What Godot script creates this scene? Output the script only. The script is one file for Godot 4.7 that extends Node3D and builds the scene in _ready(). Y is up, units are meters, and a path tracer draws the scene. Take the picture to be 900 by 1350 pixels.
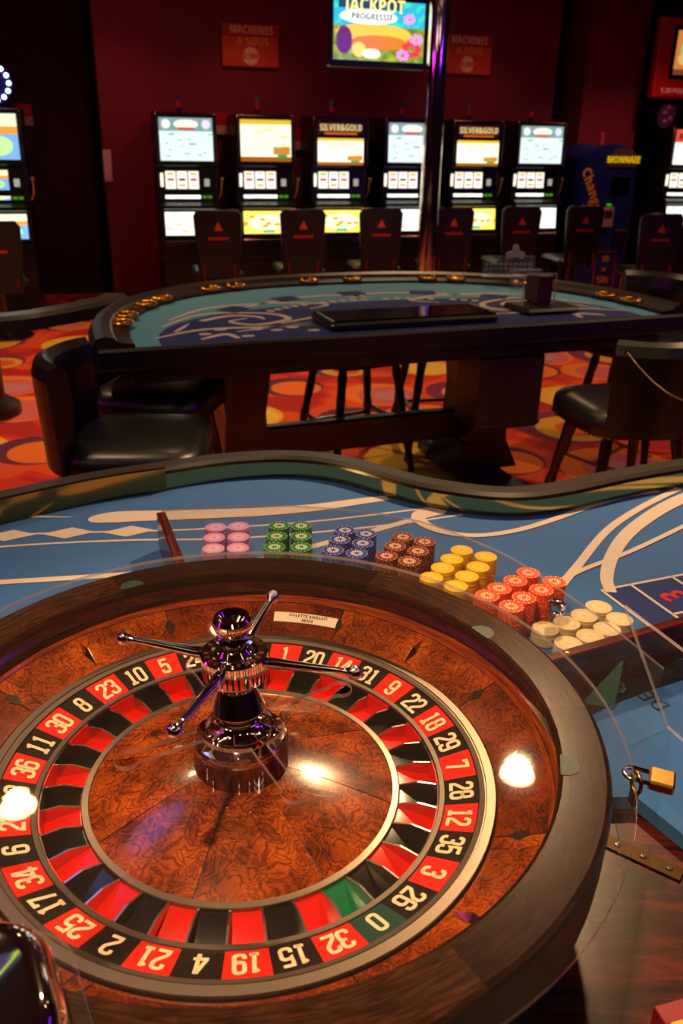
extends Node3D
# A casino floor seen over a roulette wheel. World: x right, y up, z towards the viewer, metres.
# ROOM FRAME: the back wall, the slot machines and the card table stand turned by YAW about y.

const YAW := 0.36652
const WHEEL := Vector3(-0.1024, 0.8838, -0.7548)   # centre of the number ring
const FELT := 0.79
const BJ := Vector3(0.31, 0.0, -3.285)             # middle of the dealer edge of the card table
const CEIL := 2.8

var M := {}
var taken := {}

# ------------------------------------------------------------------ nodes
func numbered(called: String) -> String:
	var k: int = taken.get(called, 0)
	taken[called] = k + 1
	return called if k == 0 else "%s_%03d" % [called, k]

func tag(o, label := "", category := "", group := "", kind := ""):
	if label: o.set_meta("label", label)
	if category: o.set_meta("category", category)
	if group: o.set_meta("group", group)
	if kind: o.set_meta("kind", kind)
	return o

func thing(called: String, label: String, category: String, at := Vector3.ZERO, turn := 0.0, group := "") -> Node3D:
	var o := Node3D.new()
	o.name = numbered(called)
	add_child(o)
	o.position = at
	o.rotation.y = turn
	tag(o, label, category, group)
	return o

func room(a: float, y: float, b: float) -> Vector3:
	return Vector3(cos(YAW) * a - sin(YAW) * b, y, -sin(YAW) * a - cos(YAW) * b)

func put_mesh(called: String, mesh: Mesh, m, parent = self) -> MeshInstance3D:
	var o := MeshInstance3D.new()
	o.name = numbered(called) if parent == self else called
	o.mesh = mesh
	if m: o.material_override = m
	parent.add_child(o, true)
	return o

func obj(called: String, st: SurfaceTool, m, parent = self) -> MeshInstance3D:
	st.generate_normals()
	return put_mesh(called, st.commit(), m, parent)

func struct(called: String, st: SurfaceTool, m) -> MeshInstance3D:
	var o := obj(called, st, m)
	o.set_meta("kind", "structure")
	return o

# ------------------------------------------------------------------ shapes
func mb() -> SurfaceTool:
	var st := SurfaceTool.new()
	st.begin(Mesh.PRIMITIVE_TRIANGLES)
	st.set_smooth_group(-1)
	return st

func v3(st: SurfaceTool, p: Vector3, uv := Vector2.ZERO):
	st.set_uv(uv)
	st.add_vertex(p)

func quad(st: SurfaceTool, a: Vector3, b: Vector3, c: Vector3, d: Vector3, ua := Vector2(0, 1), ub := Vector2(1, 1), uc := Vector2(1, 0), ud := Vector2(0, 0)):
	v3(st, a, ua); v3(st, c, uc); v3(st, b, ub)
	v3(st, a, ua); v3(st, d, ud); v3(st, c, uc)

# convex polygon that faces away from `inside`
func face(st: SurfaceTool, pts: Array, inside: Vector3):
	var mid := Vector3.ZERO
	for p in pts: mid += p
	mid /= pts.size()
	var n := Vector3.ZERO
	for i in range(pts.size()):
		n += (pts[i] - mid).cross(pts[(i + 1) % pts.size()] - mid)
	var flip: bool = n.dot(mid - inside) < 0.0
	for i in range(1, pts.size() - 1):
		v3(st, pts[0])
		if flip:
			v3(st, pts[i]); v3(st, pts[i + 1])
		else:
			v3(st, pts[i + 1]); v3(st, pts[i])

func box(st: SurfaceTool, c: Vector3, s: Vector3, bev := 0.0, t := Transform3D.IDENTITY):
	var h := s / 2.0
	var b := minf(bev, minf(h.x, minf(h.y, h.z)) * 0.95)
	var mid: Vector3 = t * c
	var P = func(sx, sy, sz, k):
		var q := Vector3(sx * h.x, sy * h.y, sz * h.z)
		if k != 0: q.x -= sx * b
		if k != 1: q.y -= sy * b
		if k != 2: q.z -= sz * b
		return t * (c + q)
	for s1 in [-1, 1]:
		face(st, [P.call(s1, -1, -1, 0), P.call(s1, 1, -1, 0), P.call(s1, 1, 1, 0), P.call(s1, -1, 1, 0)], mid)
		face(st, [P.call(-1, s1, -1, 1), P.call(1, s1, -1, 1), P.call(1, s1, 1, 1), P.call(-1, s1, 1, 1)], mid)
		face(st, [P.call(-1, -1, s1, 2), P.call(1, -1, s1, 2), P.call(1, 1, s1, 2), P.call(-1, 1, s1, 2)], mid)
	if b > 0.0:
		for s1 in [-1, 1]:
			for s2 in [-1, 1]:
				face(st, [P.call(s1, s2, -1, 0), P.call(s1, s2, 1, 0), P.call(s1, s2, 1, 1), P.call(s1, s2, -1, 1)], mid)
				face(st, [P.call(s1, -1, s2, 0), P.call(s1, 1, s2, 0), P.call(s1, 1, s2, 2), P.call(s1, -1, s2, 2)], mid)
				face(st, [P.call(-1, s1, s2, 1), P.call(1, s1, s2, 1), P.call(1, s1, s2, 2), P.call(-1, s1, s2, 2)], mid)
				for s3 in [-1, 1]:
					face(st, [P.call(s1, s2, s3, 0), P.call(s1, s2, s3, 1), P.call(s1, s2, s3, 2)], mid)

func boxm(c: Vector3, s: Vector3, bev := 0.0) -> SurfaceTool:
	var st := mb()
	box(st, c, s, bev)
	return st

# profile of (radius, y) swept round y; angle 0 points to -z and grows clockwise seen from above
func lathe(st: SurfaceTool, prof: Array, n := 48, a0 := 0.0, a1 := TAU, at := Vector3.ZERO, us := 1.0, vs := 1.0):
	var g := 1
	var v := 0.0
	for k in range(prof.size() - 1):
		var p: Vector2 = prof[k]
		var q: Vector2 = prof[k + 1]
		if k > 0:
			var e: Vector2 = p - prof[k - 1]
			if absf(e.angle_to(q - p)) > 0.36: g += 1
		st.set_smooth_group(g)
		var w := v + p.distance_to(q) * vs
		for i in n:
			var t0 := lerpf(a0, a1, float(i) / n)
			var t1 := lerpf(a0, a1, float(i + 1) / n)
			var A := at + Vector3(p.x * sin(t0), p.y, -p.x * cos(t0))
			var B := at + Vector3(p.x * sin(t1), p.y, -p.x * cos(t1))
			var C := at + Vector3(q.x * sin(t1), q.y, -q.x * cos(t1))
			var D := at + Vector3(q.x * sin(t0), q.y, -q.x * cos(t0))
			var u0 := t0 / TAU * us
			var u1 := t1 / TAU * us
			if q.x < 1e-6:
				v3(st, A, Vector2(u0, v)); v3(st, B, Vector2(u1, v)); v3(st, C, Vector2(u1, w))
			elif p.x < 1e-6:
				v3(st, A, Vector2(u0, v)); v3(st, C, Vector2(u1, w)); v3(st, D, Vector2(u0, w))
			else:
				v3(st, A, Vector2(u0, v)); v3(st, B, Vector2(u1, v)); v3(st, C, Vector2(u1, w))
				v3(st, A, Vector2(u0, v)); v3(st, C, Vector2(u1, w)); v3(st, D, Vector2(u0, w))
		v = w
	st.set_smooth_group(-1)

# closed profile over an arc with end caps: a curved slab
func sector(st: SurfaceTool, prof: Array, a0: float, a1: float, n := 3, us := 1.0, vs := 1.0):
	var loop := prof.duplicate()
	loop.append(prof[0])
	lathe(st, loop, n, a0, a1, Vector3.ZERO, us, vs)
	var mid2 := Vector2.ZERO
	for p in prof: mid2 += p
	mid2 /= prof.size()
	var am := (a0 + a1) / 2.0
	var inside := Vector3(mid2.x * sin(am), mid2.y, -mid2.x * cos(am))
	for a in [a0, a1]:
		var pts := []
		for p in prof: pts.append(Vector3(p.x * sin(a), p.y, -p.x * cos(a)))
		face(st, pts, inside)

func tube(st: SurfaceTool, pts: Array, radii, n := 10, closed := false, caps := true):
	var m := pts.size()
	var rings := []
	var up := Vector3.UP
	for i in m:
		var d: Vector3
		if closed: d = pts[(i + 1) % m] - pts[(i - 1 + m) % m]
		else: d = pts[mini(i + 1, m - 1)] - pts[maxi(i - 1, 0)]
		d = d.normalized()
		if i == 0 and absf(d.dot(up)) > 0.9: up = Vector3.RIGHT
		var s := d.cross(up).normalized()
		up = s.cross(d).normalized()
		var r: float = radii[i] if radii is Array else radii
		var ring := []
		for k in n:
			var t := TAU * k / n
			ring.append(pts[i] + (s * cos(t) + up * sin(t)) * r)
		rings.append(ring)
	st.set_smooth_group(1)
	for i in (m if closed else m - 1):
		var A = rings[i]
		var B = rings[(i + 1) % m]
		for k in n:
			var k2 := (k + 1) % n
			quad(st, A[k], A[k2], B[k2], B[k])
	st.set_smooth_group(-1)
	if caps and not closed:
		face(st, rings[0], pts[1])
		face(st, rings[m - 1], pts[m - 2])

func ball(st: SurfaceTool, c: Vector3, r: Vector3, n := 16, lo := -PI / 2):
	st.set_smooth_group(1)
	for j in n / 2:
		var f0 := lerpf(lo, PI / 2, float(j) / (n / 2))
		var f1 := lerpf(lo, PI / 2, float(j + 1) / (n / 2))
		for i in n:
			var t0 := TAU * i / n
			var t1 := TAU * (i + 1) / n
			var A := c + r * Vector3(cos(f0) * sin(t0), sin(f0), -cos(f0) * cos(t0))
			var B := c + r * Vector3(cos(f0) * sin(t1), sin(f0), -cos(f0) * cos(t1))
			var C := c + r * Vector3(cos(f1) * sin(t1), sin(f1), -cos(f1) * cos(t1))
			var D := c + r * Vector3(cos(f1) * sin(t0), sin(f1), -cos(f1) * cos(t0))
			v3(st, A); v3(st, B); v3(st, C)
			v3(st, A); v3(st, C); v3(st, D)
	st.set_smooth_group(-1)

# (x, z) polygon between two heights
func prism(st: SurfaceTool, poly: PackedVector2Array, y0: float, y1: float, uvs := 1.0, sides := true):
	var idx := Geometry2D.triangulate_polygon(poly)
	for i in range(0, idx.size(), 3):
		var t := [poly[idx[i]], poly[idx[i + 1]], poly[idx[i + 2]]]
		if (t[1] - t[0]).cross(t[2] - t[0]) < 0.0: t = [t[0], t[2], t[1]]
		for p in t: v3(st, Vector3(p.x, y1, p.y), p * uvs)
		for p in [t[0], t[2], t[1]]: v3(st, Vector3(p.x, y0, p.y), p * uvs)
	if sides:
		walls(st, poly, y0, y1, uvs)

func walls(st: SurfaceTool, poly: PackedVector2Array, y0: float, y1: float, uvs := 1.0, inward := false):
	var cw := Geometry2D.is_polygon_clockwise(poly)
	if inward: cw = not cw
	for i in poly.size():
		var p := poly[i]
		var q := poly[(i + 1) % poly.size()]
		if cw:
			var s := p; p = q; q = s
		quad(st, Vector3(p.x, y1, p.y), Vector3(q.x, y1, q.y), Vector3(q.x, y0, q.y), Vector3(p.x, y0, p.y), p * uvs, q * uvs, q * uvs, p * uvs)

# polygon in x, y with a thickness along z
func plate(st: SurfaceTool, poly: PackedVector2Array, z0: float, z1: float, t := Transform3D.IDENTITY):
	var idx := Geometry2D.triangulate_polygon(poly)
	var inside := Vector3(0, 0, (z0 + z1) / 2.0)
	for i in range(0, idx.size(), 3):
		for z in [z0, z1]:
			var f := []
			for k in 3: f.append(t * Vector3(poly[idx[i + k]].x, poly[idx[i + k]].y, z))
			var c: Vector3 = t * Vector3((poly[idx[i]].x + poly[idx[i + 1]].x + poly[idx[i + 2]].x) / 3.0, (poly[idx[i]].y + poly[idx[i + 1]].y + poly[idx[i + 2]].y) / 3.0, inside.z)
			face(st, f, c)
	var cw := Geometry2D.is_polygon_clockwise(poly)
	for i in poly.size():
		var p := poly[i]
		var q := poly[(i + 1) % poly.size()]
		if cw:
			var s := p; p = q; q = s
		quad(st, t * Vector3(p.x, p.y, z0), t * Vector3(q.x, q.y, z0), t * Vector3(q.x, q.y, z1), t * Vector3(p.x, p.y, z1))

# flat ribbon of print on a level surface; w is a half-width or one per point
func ribbon(st: SurfaceTool, pts: Array, w, y: float, closed := false, f = null):
	var m := pts.size()
	var L := []
	var R := []
	for i in m:
		var a: Vector2 = pts[(i - 1 + m) % m] if closed else pts[maxi(i - 1, 0)]
		var b: Vector2 = pts[(i + 1) % m] if closed else pts[mini(i + 1, m - 1)]
		var e: Vector2 = (pts[i] - a).normalized()
		var g: Vector2 = (b - pts[i]).normalized()
		var d := (e + g).normalized()
		var n := Vector2(d.y, -d.x)
		var h: float = w[i] if w is Array else w
		var c: float = maxf(0.6, absf(n.dot(Vector2(g.y, -g.x) if g.length() > 0.5 else Vector2(e.y, -e.x))))
		L.append(pts[i] + n * h / c)
		R.append(pts[i] - n * h / c)
	for i in (m if closed else m - 1):
		var j := (i + 1) % m
		var q := [L[i], L[j], R[j], R[i]]
		var s := []
		for p in q: s.append(f.call(p) if f != null else Vector3(p.x, y, p.y))
		face(st, s, (s[0] + s[2]) / 2.0 - Vector3(0, 1, 0))

func bez(p0: Vector2, p1: Vector2, p2: Vector2, p3: Vector2, n := 14) -> Array:
	var o := []
	for i in n + 1: o.append(p0.bezier_interpolate(p1, p2, p3, float(i) / n))
	return o

func spline(pts: Array, n := 8) -> Array:
	var o := []
	for i in range(pts.size() - 1):
		var a: Vector2 = pts[maxi(i - 1, 0)]
		var b: Vector2 = pts[i]
		var c: Vector2 = pts[i + 1]
		var d: Vector2 = pts[mini(i + 2, pts.size() - 1)]
		for k in n: o.append(b.cubic_interpolate(c, a, d, float(k) / n))
	o.append(pts[-1])
	return o

# profile of (offset to the outer side, y) swept along a level path
func sweep(st: SurfaceTool, path: Array, prof: Array, side := 1.0, loop := true, vs := 4.0):
	var m := path.size()
	var nrm := []
	for i in m:
		var d: Vector2 = (path[mini(i + 1, m - 1)] - path[maxi(i - 1, 0)]).normalized()
		nrm.append(Vector2(d.y, -d.x) * side)
	var np := prof.size()
	var mid2 := Vector2.ZERO
	for p in prof: mid2 += p
	mid2 /= np
	var P = func(i, k):
		var q: Vector2 = path[i] + nrm[i] * prof[k].x
		return Vector3(q.x, prof[k].y, q.y)
	var run := 0.0
	for i in range(m - 1):
		var nx: float = run + path[i].distance_to(path[i + 1])
		for k in (np if loop else np - 1):
			var k2 := (k + 1) % np
			st.set_smooth_group(k + 1)
			var A: Vector3 = P.call(i, k)
			var B: Vector3 = P.call(i + 1, k)
			var C: Vector3 = P.call(i + 1, k2)
			var D: Vector3 = P.call(i, k2)
			var c2: Vector2 = path[i] + nrm[i] * mid2.x
			var n := (B - A).cross(D - A)
			if n.dot((A + C) / 2.0 - Vector3(c2.x, mid2.y, c2.y)) > 0.0:
				quad(st, A, B, C, D, Vector2(run, k * 0.1) * vs, Vector2(nx, k * 0.1) * vs, Vector2(nx, k * 0.1 + 0.1) * vs, Vector2(run, k * 0.1 + 0.1) * vs)
			else:
				quad(st, D, C, B, A)
		run = nx
	st.set_smooth_group(-1)
	for e in [0, m - 1]:
		var pts := []
		for k in np: pts.append(P.call(e, k))
		var o: Vector2 = path[1 if e == 0 else m - 2]
		face(st, pts, Vector3(o.x, mid2.y, o.y))

func rounded(w: float, h: float, r: float, n := 5) -> PackedVector2Array:
	var o := PackedVector2Array()
	for c in [[1, 1, 0.0], [-1, 1, PI / 2], [-1, -1, PI], [1, -1, 1.5 * PI]]:
		for k in n + 1:
			var t: float = c[2] + PI / 2 * k / n
			o.append(Vector2(c[0] * (w / 2 - r) + cos(t) * r, c[1] * (h / 2 - r) + sin(t) * r))
	return o

func text(called: String, words: String, height: float, m, parent, at: Vector3, rot := Vector3.ZERO, depth := 0.002, squeeze := 1.0, bold := true) -> MeshInstance3D:
	var t := TextMesh.new()
	var fnt := SystemFont.new()
	fnt.font_names = PackedStringArray(["Droid Sans"])
	fnt.font_weight = 700 if bold else 400
	t.font = fnt
	t.text = words
	t.font_size = 64
	t.pixel_size = height / (64.0 * 0.72)
	t.depth = depth
	var o := put_mesh(called, t, m, parent)
	o.position = at
	o.rotation = rot
	o.scale = Vector3(squeeze, 1, 1)
	return o

# ------------------------------------------------------------------ materials
func mat(c: Color, rough := 0.5, metal := 0.0, spec := 0.5) -> StandardMaterial3D:
	var m := StandardMaterial3D.new()
	m.albedo_color = c
	m.roughness = rough
	m.metallic = metal
	m.metallic_specular = spec
	return m

func rgb(r: float, g: float, b: float, a := 1.0) -> Color:
	return Color(r / 255.0, g / 255.0, b / 255.0, a)

func clear(c: Color, rough := 0.03) -> StandardMaterial3D:
	var m := mat(c, rough)
	m.transparency = BaseMaterial3D.TRANSPARENCY_ALPHA
	return m

func glow(c: Color, e: float) -> StandardMaterial3D:
	var m := mat(Color(0.02, 0.02, 0.02), 0.3)
	m.emission_enabled = true
	m.emission = c
	m.emission_energy_multiplier = e
	return m

func tex_of(im: Image) -> ImageTexture:
	return ImageTexture.create_from_image(im)

func glow_picture(im: Image, e: float) -> StandardMaterial3D:
	var m := mat(Color(0.02, 0.02, 0.02), 0.2)
	m.emission_enabled = true
	m.emission = Color.WHITE
	m.emission_operator = BaseMaterial3D.EMISSION_OP_MULTIPLY
	m.emission_texture = tex_of(im)
	m.emission_energy_multiplier = e
	return m

func noise(seed_: int, freq: float, oct := 4, kind := FastNoiseLite.TYPE_SIMPLEX_SMOOTH) -> FastNoiseLite:
	var n := FastNoiseLite.new()
	n.seed = seed_
	n.frequency = freq
	n.noise_type = kind
	n.fractal_octaves = oct
	return n

func ramp(stops: Array, t: float) -> Color:
	t = clampf(t, 0.0, 1.0) * (stops.size() - 1)
	var i := mini(int(t), stops.size() - 2)
	return stops[i].lerp(stops[i + 1], t - i)

# tileable-ish wood pictures; sx and sy stretch the grain
func wood_picture(seed_: int, size: int, sx: float, sy: float, warp: float, stops: Array, gain := 1.0) -> Image:
	var im := Image.create(size, size, false, Image.FORMAT_RGB8)
	var a := noise(seed_, 0.012, 3)
	var b := noise(seed_ + 7, 0.006, 2)
	var c := noise(seed_ + 13, 0.09, 2)
	for y in size:
		for x in size:
			var wx := b.get_noise_2d(x * sx, y * sy) * warp
			var wy := b.get_noise_2d(x * sx + 500.0, y * sy + 300.0) * warp
			var n := a.get_noise_2d(x * sx + wx, y * sy + wy)
			var f := c.get_noise_2d(x * sx * 0.8, y * sy * 0.8)
			im.set_pixel(x, y, ramp(stops, 0.5 + gain * (n * 0.75 + f * 0.22)))
	return im

# quilted burl: rippled dark figure on orange
func burl_picture(seed_: int, size: int, stops: Array) -> Image:
	var im := Image.create(size, size, false, Image.FORMAT_RGB8)
	var a := noise(seed_, 0.010, 2)
	var r := noise(seed_ + 3, 0.022, 2)
	var c := noise(seed_ + 9, 0.12, 2)
	var d := noise(seed_ + 5, 0.005, 2)
	for y in size:
		for x in size:
			var wx := a.get_noise_2d(x, y) * 38.0
			var wy := a.get_noise_2d(x + 900.0, y) * 38.0
			var ridge := 1.0 - absf(r.get_noise_2d((x + wx) * 1.1, (y + wy) * 2.2)) * 3.0
			var n := d.get_noise_2d(x, y) * 0.6 + c.get_noise_2d(x, y) * 0.25
			im.set_pixel(x, y, ramp(stops, 0.66 - 0.5 * clampf(ridge, 0.0, 1.0) + n * 0.75))
	return im

func textured(im: Image, rough: float, scale := Vector3.ONE, tri := false, world := false) -> StandardMaterial3D:
	var m := mat(Color.WHITE, rough)
	m.albedo_texture = tex_of(im)
	m.uv1_scale = scale
	m.uv1_triplanar = tri
	m.uv1_world_triplanar = world
	return m

func disc(im: Image, cx: float, cy: float, rx: float, ry: float, c: Color):
	var w := im.get_width()
	var h := im.get_height()
	for y in range(int(cy - ry), int(cy + ry) + 1):
		for x in range(int(cx - rx), int(cx + rx) + 1):
			var e := Vector2((x - cx) / rx, (y - cy) / ry)
			if e.length_squared() <= 1.0:
				im.set_pixel(posmod(x, w), posmod(y, h), c)

func carpet_picture() -> Image:
	var im := Image.create(768, 768, false, Image.FORMAT_RGB8)
	var rng := RandomNumberGenerator.new()
	rng.seed = 11
	var base := rgb(205, 42, 16)
	im.fill(base)
	var wav := noise(5, 0.006, 2)
	for y in 768:
		for x in 768:
			var n := wav.get_noise_2d(absf(x - 384.0) * 1.2, absf(y - 384.0) * 1.2)
			if n > 0.12: im.set_pixel(x, y, rgb(225, 74, 12))
			elif n < -0.16: im.set_pixel(x, y, rgb(176, 20, 22))
	var sets := [
		[rgb(96, 26, 62), rgb(236, 116, 22), rgb(212, 104, 92)],
		[rgb(232, 176, 40), rgb(240, 196, 72), rgb(226, 150, 40)],
		[rgb(120, 30, 70), rgb(222, 160, 34), rgb(214, 84, 24)],
		[rgb(238, 120, 20), rgb(206, 96, 96), rgb(196, 120, 130)]]
	var k := 0
	for gy in 4:
		for gx in 4:
			var cx := gx * 192.0 + rng.randf_range(-40, 40) + (96.0 if gy % 2 else 0.0)
			var cy := gy * 192.0 + rng.randf_range(-34, 34)
			var s = sets[(k * 7 + gy) % 4]
			var r := rng.randf_range(64, 104)
			disc(im, cx, cy, r, r, s[0])
			disc(im, cx + 12, cy + 8, r * 0.76, r * 0.76, s[1])
			if k % 2 == 0: disc(im, cx + 18, cy + 10, r * 0.44, r * 0.44, s[2])
			k += 1
	var fine := noise(3, 0.4, 2)
	for y in 768:
		for x in 768:
			var c := im.get_pixel(x, y)
			im.set_pixel(x, y, c * (0.93 + 0.18 * fine.get_noise_2d(x, y)))
	return im

func chip_picture(base: Color, accent: Color, ring: bool, petals: float, dots: float) -> Image:
	var im := Image.create(128, 160, false, Image.FORMAT_RGB8)
	for y in 160:
		for x in 128:
			var c := base
			if y < 128:
				var p := Vector2(x - 63.5, y - 63.5) / 63.5
				var r := p.length()
				var t := p.angle()
				if r > 0.2 and r < 0.54 and cos(t * 12.0) > -petals: c = accent
				if ring and r > 0.62 and r < 0.66: c = accent
				if r > 0.84 and r < 0.96 and cos(t * 14.0) > dots: c = accent
			elif cos(x / 128.0 * TAU * 14.0) > dots + 0.12 and y > 139 and y < 149: c = accent
			im.set_pixel(x, y, c)
	return im

func materials():
	M.chrome = mat(rgb(222, 214, 214), 0.06, 1.0)
	M.satin = mat(rgb(128, 118, 106), 0.42, 1.0)
	M.satin_light = mat(rgb(160, 148, 128), 0.34, 1.0)
	M.brass = mat(rgb(196, 152, 74), 0.26, 1.0)
	M.gold = mat(rgb(226, 160, 50), 0.18, 1.0)
	M.brass_mirror = mat(rgb(170, 160, 104), 0.12, 1.0)
	M.bronze_mirror = mat(rgb(150, 118, 66), 0.16, 1.0)
	M.lid = clear(Color(0.75, 0.7, 0.66, 0.006), 0.02)
	M.acrylic = clear(Color(0.75, 0.75, 0.78, 0.008), 0.03)
	M.acrylic_edge = mat(rgb(196, 184, 178), 0.25)
	M.acrylic_edge.transparency = BaseMaterial3D.TRANSPARENCY_ALPHA
	M.acrylic_edge.albedo_color.a = 0.42
	M.green_glass = clear(Color(0.25, 0.45, 0.42, 0.35), 0.05)
	M.fret = mat(rgb(206, 200, 192), 0.22, 1.0)
	M.red = mat(rgb(205, 22, 12), 0.22)
	M.black = mat(rgb(20, 15, 14), 0.2)
	M.green = mat(rgb(6, 110, 68), 0.22)
	M.tile_red = mat(rgb(208, 34, 20), 0.3)
	M.tile_black = mat(rgb(18, 13, 12), 0.3)
	M.tile_green = mat(rgb(26, 70, 64), 0.3)
	M.numeral = mat(rgb(236, 216, 176), 0.4)
	M.inlay = mat(rgb(34, 20, 12), 0.3)
	M.green_felt = mat(rgb(2, 54, 38), 0.5)
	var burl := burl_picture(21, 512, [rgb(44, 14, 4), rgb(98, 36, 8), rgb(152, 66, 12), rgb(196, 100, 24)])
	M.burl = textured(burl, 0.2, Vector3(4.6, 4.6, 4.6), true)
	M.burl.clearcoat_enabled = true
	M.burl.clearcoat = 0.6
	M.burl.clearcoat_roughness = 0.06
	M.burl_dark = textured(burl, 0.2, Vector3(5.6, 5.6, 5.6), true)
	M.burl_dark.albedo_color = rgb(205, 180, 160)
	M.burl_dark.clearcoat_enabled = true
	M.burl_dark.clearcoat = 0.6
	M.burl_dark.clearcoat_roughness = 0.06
	M.track = textured(wood_picture(31, 256, 0.5, 3.0, 30.0, [rgb(84, 28, 7), rgb(128, 50, 13), rgb(164, 74, 24)]), 0.22, Vector3(8, 8, 1))
	var dark := wood_picture(41, 512, 0.35, 3.2, 40.0, [rgb(24, 11, 5), rgb(49, 25, 11), rgb(76, 42, 19)])
	M.rim_a = textured(dark, 0.25, Vector3(10, 6, 1))
	M.rim_b = textured(dark, 0.25, Vector3(10, 6, 1))
	M.rim_a.metallic_specular = 0.2
	M.rim_b.metallic_specular = 0.2
	M.rim_b.uv1_offset = Vector3(0.4, 0.3, 0)
	M.rim_b.albedo_color = rgb(178, 164, 160)
	M.turret_wood = textured(wood_picture(51, 256, 2.0, 0.5, 30.0, [rgb(48, 20, 8), rgb(84, 36, 14), rgb(112, 52, 22)]), 0.18, Vector3(4, 8, 1))
	M.deck = textured(wood_picture(61, 512, 0.5, 3.4, 60.0, [rgb(20, 5, 2), rgb(60, 17, 6), rgb(98, 33, 10)]), 0.24, Vector3(1.6, 1.6, 1.6), true)
	M.mahogany = textured(wood_picture(71, 256, 0.5, 3.0, 30.0, [rgb(38, 6, 3), rgb(74, 14, 7), rgb(100, 25, 12)]), 0.2, Vector3(5, 5, 5), true)
	M.dark_wood = textured(wood_picture(81, 256, 0.5, 3.0, 30.0, [rgb(16, 7, 4), rgb(34, 15, 8), rgb(52, 24, 12)]), 0.35, Vector3(2, 2, 2), true)
	M.leather = mat(rgb(20, 21, 22), 0.34)
	M.leather_brown = mat(rgb(26, 18, 16), 0.4)
	M.arm = mat(rgb(42, 37, 32), 0.36)
	M.navy_vinyl = mat(rgb(9, 10, 22), 0.5)
	M.print = mat(rgb(204, 196, 184), 0.9)
	M.print_navy = mat(rgb(20, 44, 112), 0.9)
	M.print_red = mat(rgb(200, 26, 34), 0.9)
	M.print_black = mat(rgb(16, 18, 26), 0.9)
	M.carpet = textured(carpet_picture(), 0.95, Vector3(0.42, 0.42, 0.42), true, true)
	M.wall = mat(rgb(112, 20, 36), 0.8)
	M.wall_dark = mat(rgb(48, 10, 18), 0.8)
	M.ceiling = mat(rgb(76, 58, 52), 0.9)
	M.cabinet = mat(rgb(18, 16, 18), 0.35)
	M.cabinet_side = mat(rgb(34, 24, 28), 0.4)
	M.dark_glass = mat(rgb(10, 8, 12), 0.08)
	M.dark_steel = mat(rgb(90, 82, 84), 0.25, 1.0)
	M.dark_brass = mat(rgb(58, 44, 24), 0.4, 1.0)
	M.bronze = mat(rgb(128, 74, 48), 0.35, 1.0)
	M.logo_orange = mat(rgb(206, 76, 22), 0.6)
	M.logo_red = mat(rgb(180, 20, 14), 0.6)
	M.kiosk_blue = mat(rgb(20, 40, 108), 0.3)
	M.kiosk_yellow = mat(rgb(222, 172, 24), 0.5)
	M.poster_orange = mat(rgb(200, 72, 16), 0.6)
	M.poster_red = mat(rgb(164, 34, 18), 0.6)
	M.poster_yellow = mat(rgb(226, 160, 40), 0.6)
	M.poster_pale = mat(rgb(236, 196, 150), 0.6)
	M.sign_red = mat(rgb(168, 18, 20), 0.4)
	M.card = mat(rgb(232, 220, 204), 0.6)
	M.lamp_trim = mat(rgb(190, 186, 180), 0.3, 1.0)

# ------------------------------------------------------------------ lamps
func downlight(at: Vector3, energy: float, c: Color, angle: float, label: String, size := 0.05, aim := Vector3.ZERO):
	var t := thing("ceiling_downlight", label, "ceiling light", at, 0.0, "ceiling downlights")
	var st := mb()
	lathe(st, [Vector2(0.085, -0.012), Vector2(0.1, -0.01), Vector2(0.105, 0.0), Vector2(0.07, 0.0), Vector2(0.072, -0.012), Vector2(0.085, -0.012)], 32)
	obj("trim_ring", st, M.lamp_trim, t)
	st = mb()
	lathe(st, [Vector2(0.0, -0.008), Vector2(0.07, -0.008)], 32)
	obj("glowing_lens", st, glow(c, 26.0), t)
	var l := SpotLight3D.new()
	l.name = "beam"
	l.light_color = c
	l.light_energy = energy
	l.light_size = size
	l.spot_angle = angle
	l.spot_angle_attenuation = 0.6
	l.spot_range = 14.0
	l.spot_attenuation = 2.0
	l.shadow_enabled = true
	t.add_child(l)
	l.position = Vector3(0, -0.03, 0)
	if aim == Vector3.ZERO: l.rotation.x = -PI / 2
	else: l.look_at_from_position(at + Vector3(0, -0.03, 0), aim, Vector3.FORWARD)

func neon(path: Array, r: float, c: Color, e: float, label: String, light_at: Vector3, light_e: float, called := "neon_tube"):
	var st := mb()
	tube(st, path, r, 10)
	var t := thing(called, label, "neon light", path[0])
	for i in path.size(): path[i] = path[i]
	var o := obj("glass_tube", st, glow(c, e), t)
	o.position = -t.position
	var l := OmniLight3D.new()
	l.name = "tube_light"
	l.light_color = c
	l.light_energy = light_e
	l.light_size = 0.1
	l.omni_range = 14.0
	l.omni_attenuation = 2.0
	l.shadow_enabled = true
	t.add_child(l)
	l.position = light_at - t.position

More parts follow.
